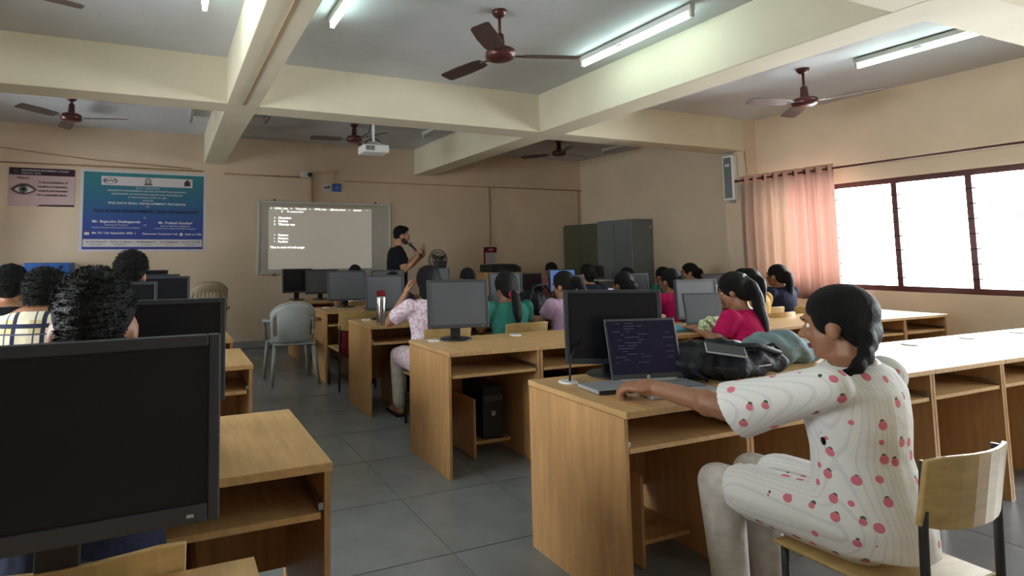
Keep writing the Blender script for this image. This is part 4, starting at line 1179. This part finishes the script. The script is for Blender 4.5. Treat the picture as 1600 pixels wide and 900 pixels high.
girl('girl with a crimson sleeve and green print shawl, leaning at right', 3.90, 2.72, 1.155, shirt='crimson', hair='pony', yaw=.2, pitch=-.3, rz=.12, voxel=.0095, lean=.18, hair_s=1.12, hdz=.02, tie='white', sleeve=.7, tail=[(.0, -.10, .05), (.0, -.125, .0), (-.005, -.13, -.08), (-.01, -.115, -.17), (-.02, -.11, -.27), (-.03, -.10, -.37)])
girl('girl in profile looking left in front of the cream side wall', 6.55, 5.42, 1.215, shirt='whitecloth', hair='pony', yaw=.75, pitch=-.1, skin='skin2', voxel=.0095)
girl('girl with only the top of her dark hair showing left of the profile girl', 6.10, 5.45, 1.165, shirt='teal', hair='bun')
girl('girl with dark hair in front of the near grey cupboard side', 5.48, 5.45, 1.165, shirt='maroon', hair='bun')
girl('girl with dark hair in front of the seam between the cupboards', 4.85, 5.45, 1.22, shirt='navy', hair='bun', skin='skin2')
girl('girl with dark hair in front of the olive cupboard, head low', 5.35, 6.78, 1.235, shirt='rose', hair='bun')
girl('left of the two dark heads below the table fan', 3.17, 5.48, 1.195, shirt='mustard', hair='bun')
girl('right of the two dark heads below the table fan, bent lower', 3.70, 5.50, 1.155, shirt='maroon', hair='bun', pitch=-.3)
girl('student whose dark crown shows against the foot of the whiteboard', 2.24, 6.72, 1.235, shirt='whitecloth', hair='bun')
girl('student whose dark crown shows just left below the instructor', 2.23, 5.42, 1.165, shirt='navy', hair='bun')

# woman with the reaching arm
arm_w, Ha, Aa = person('person', 'woman in a white strawberry print blouse reaching an arm across the nearest desk', 2.06, 1.12, 1.22, .10, 'braid', 'berry', 'palepants', 'skin',
    yaw=.1, pitch=-.15, sleeve=1.0, voxel=.0065, group=None, seatz=.45, armr=1.14, hand_s=1.34, flare=.022, arms={
    'L': ((-.22, .27, .80), (-.215, .57, .812), (-.38, 1, -.06), (-.15, .1, 1), .85), 'R': None},
    tail=[(-.05, -.09, -.05), (-.09, -.075, -.11), (-.125, -.02, -.17), (-.14, .03, -.24), (-.14, .05, -.30), (-.14, .055, -.36)])

# boys on the left
person('person', 'boy with close cropped black hair just beyond the large dark monitor', -.155, 1.40, 1.318, 0, 'boy', 'navy', 'jeans', 'skin', voxel=.0085, broad=1.05, hair_s=1.0, group=GP, head_s=1.10, strand_l=.42, hdz=-.02, pitch=-.22, ear=(.001, .014))
person('person', 'boy with wavy black hair in front of the blue banner', -.21, 3.82, 1.375, 0, 'boy', 'blackcloth', 'jeans', 'skin2', voxel=.010, broad=1.05, hair_s=1.12, strand_l=1.5, group=GP, yaw=-.2, head_s=1.06)
person('person', 'boy in a plaid shirt at the left edge', -.52, 2.80, 1.40, -.15, 'boy', 'plaid', 'jeans', 'skin', voxel=.010, broad=1.12, sleeve=1.6, hair_s=1.02, group=GP, yaw=-.1, hdz=-.085, head_s=.95)
person('person', 'boy in a black shirt behind the plaid shirted boy, at the left edge', -.86, 3.80, 1.33, 0, 'boy', 'blackcloth', 'jeans', 'skin', broad=1.05, sleeve=1.5, hair_s=1.08, group=GP, hdz=-.03)

# plywood chairs under the seated students
WC = [(2.0, 4.0, 'girl in pink floral kurta'), (2.72, 4.0, 'girl in teal'), (3.33, 4.0, 'girl in lavender'), (4.02, 4.0, 'girl with rolled up hair'), (4.62, 4.0, 'girl in crimson with loose ponytail'),
      (5.74, 4.07, 'girl low behind the far right monitor'), (6.22, 4.02, 'girl cut off at the right edge'),
      (3.93, 2.70, 'girl with the green print shawl'), (6.55, 5.4, 'girl in profile'), (6.10, 5.42, 'girl left of the profile girl'), (5.48, 5.42, 'girl before the near grey cupboard'), (4.85, 5.42, 'girl before the cupboard seam'),
      (5.35, 6.75, 'girl before the olive cupboard'), (3.17, 5.45, 'left head below the table fan'), (3.70, 5.48, 'right head below the table fan'), (2.24, 6.69, 'student under the whiteboard'), (2.23, 5.39, 'student left below the instructor'),
      (2.06, 1.09, 'woman in strawberry print'), (-.155, 1.385, 'boy with cropped hair'), (-.21, 3.8, 'boy with wavy hair'), (-.52, 2.78, 'boy in plaid'), (-.9, 3.78, 'boy in black at the left edge')]
for x, y, w_ in WC: wood_chair(x, y, 0, 'plywood chair under the ' + w_)
wood_chair(1.80, 5.55, 0, 'empty plywood chair behind the desk with the steel bottle')
wood_chair(5.30, 3.69, 0, 'plywood chair pulled out behind the crimson sleeved girl')
# shawl over the arm of the leaning girl, jacket on a chair back
def drape(name, pts, r, mat, label, cat):
    b = MB()
    for (a, ra), (c, rc) in zip(zip(pts, r), zip(pts[1:], r[1:])): b.cap(a, c, ra, rc)
    me = remesh(b, .01, 2)
    for v in me.vertices: v.co += v.normal*(.005*math.sin(v.co.x*60+v.co.z*40)+.004*math.sin(v.co.y*70))
    me.materials.append(M[mat])
    o = bpy.data.objects.new(name, me); COL.objects.link(o)
    return tag(o, label, cat)
drape('shawl', [(4.02, 3.06, .80), (3.88, 3.05, .81), (3.76, 3.02, .80), (3.70, 2.98, .78)], [.045, .055, .05, .04], 'greenprint', 'pale green print shawl bunched on the desk by the crimson sleeve', 'shawl')
drape('jacket', [(2.84, 2.10, .79), (2.96, 2.06, .83), (3.1, 2.02, .84), (3.24, 1.98, .79)], [.04, .08, .09, .05], 'greyblue', 'grey blue jacket heaped right of the large black backpack', 'jacket')
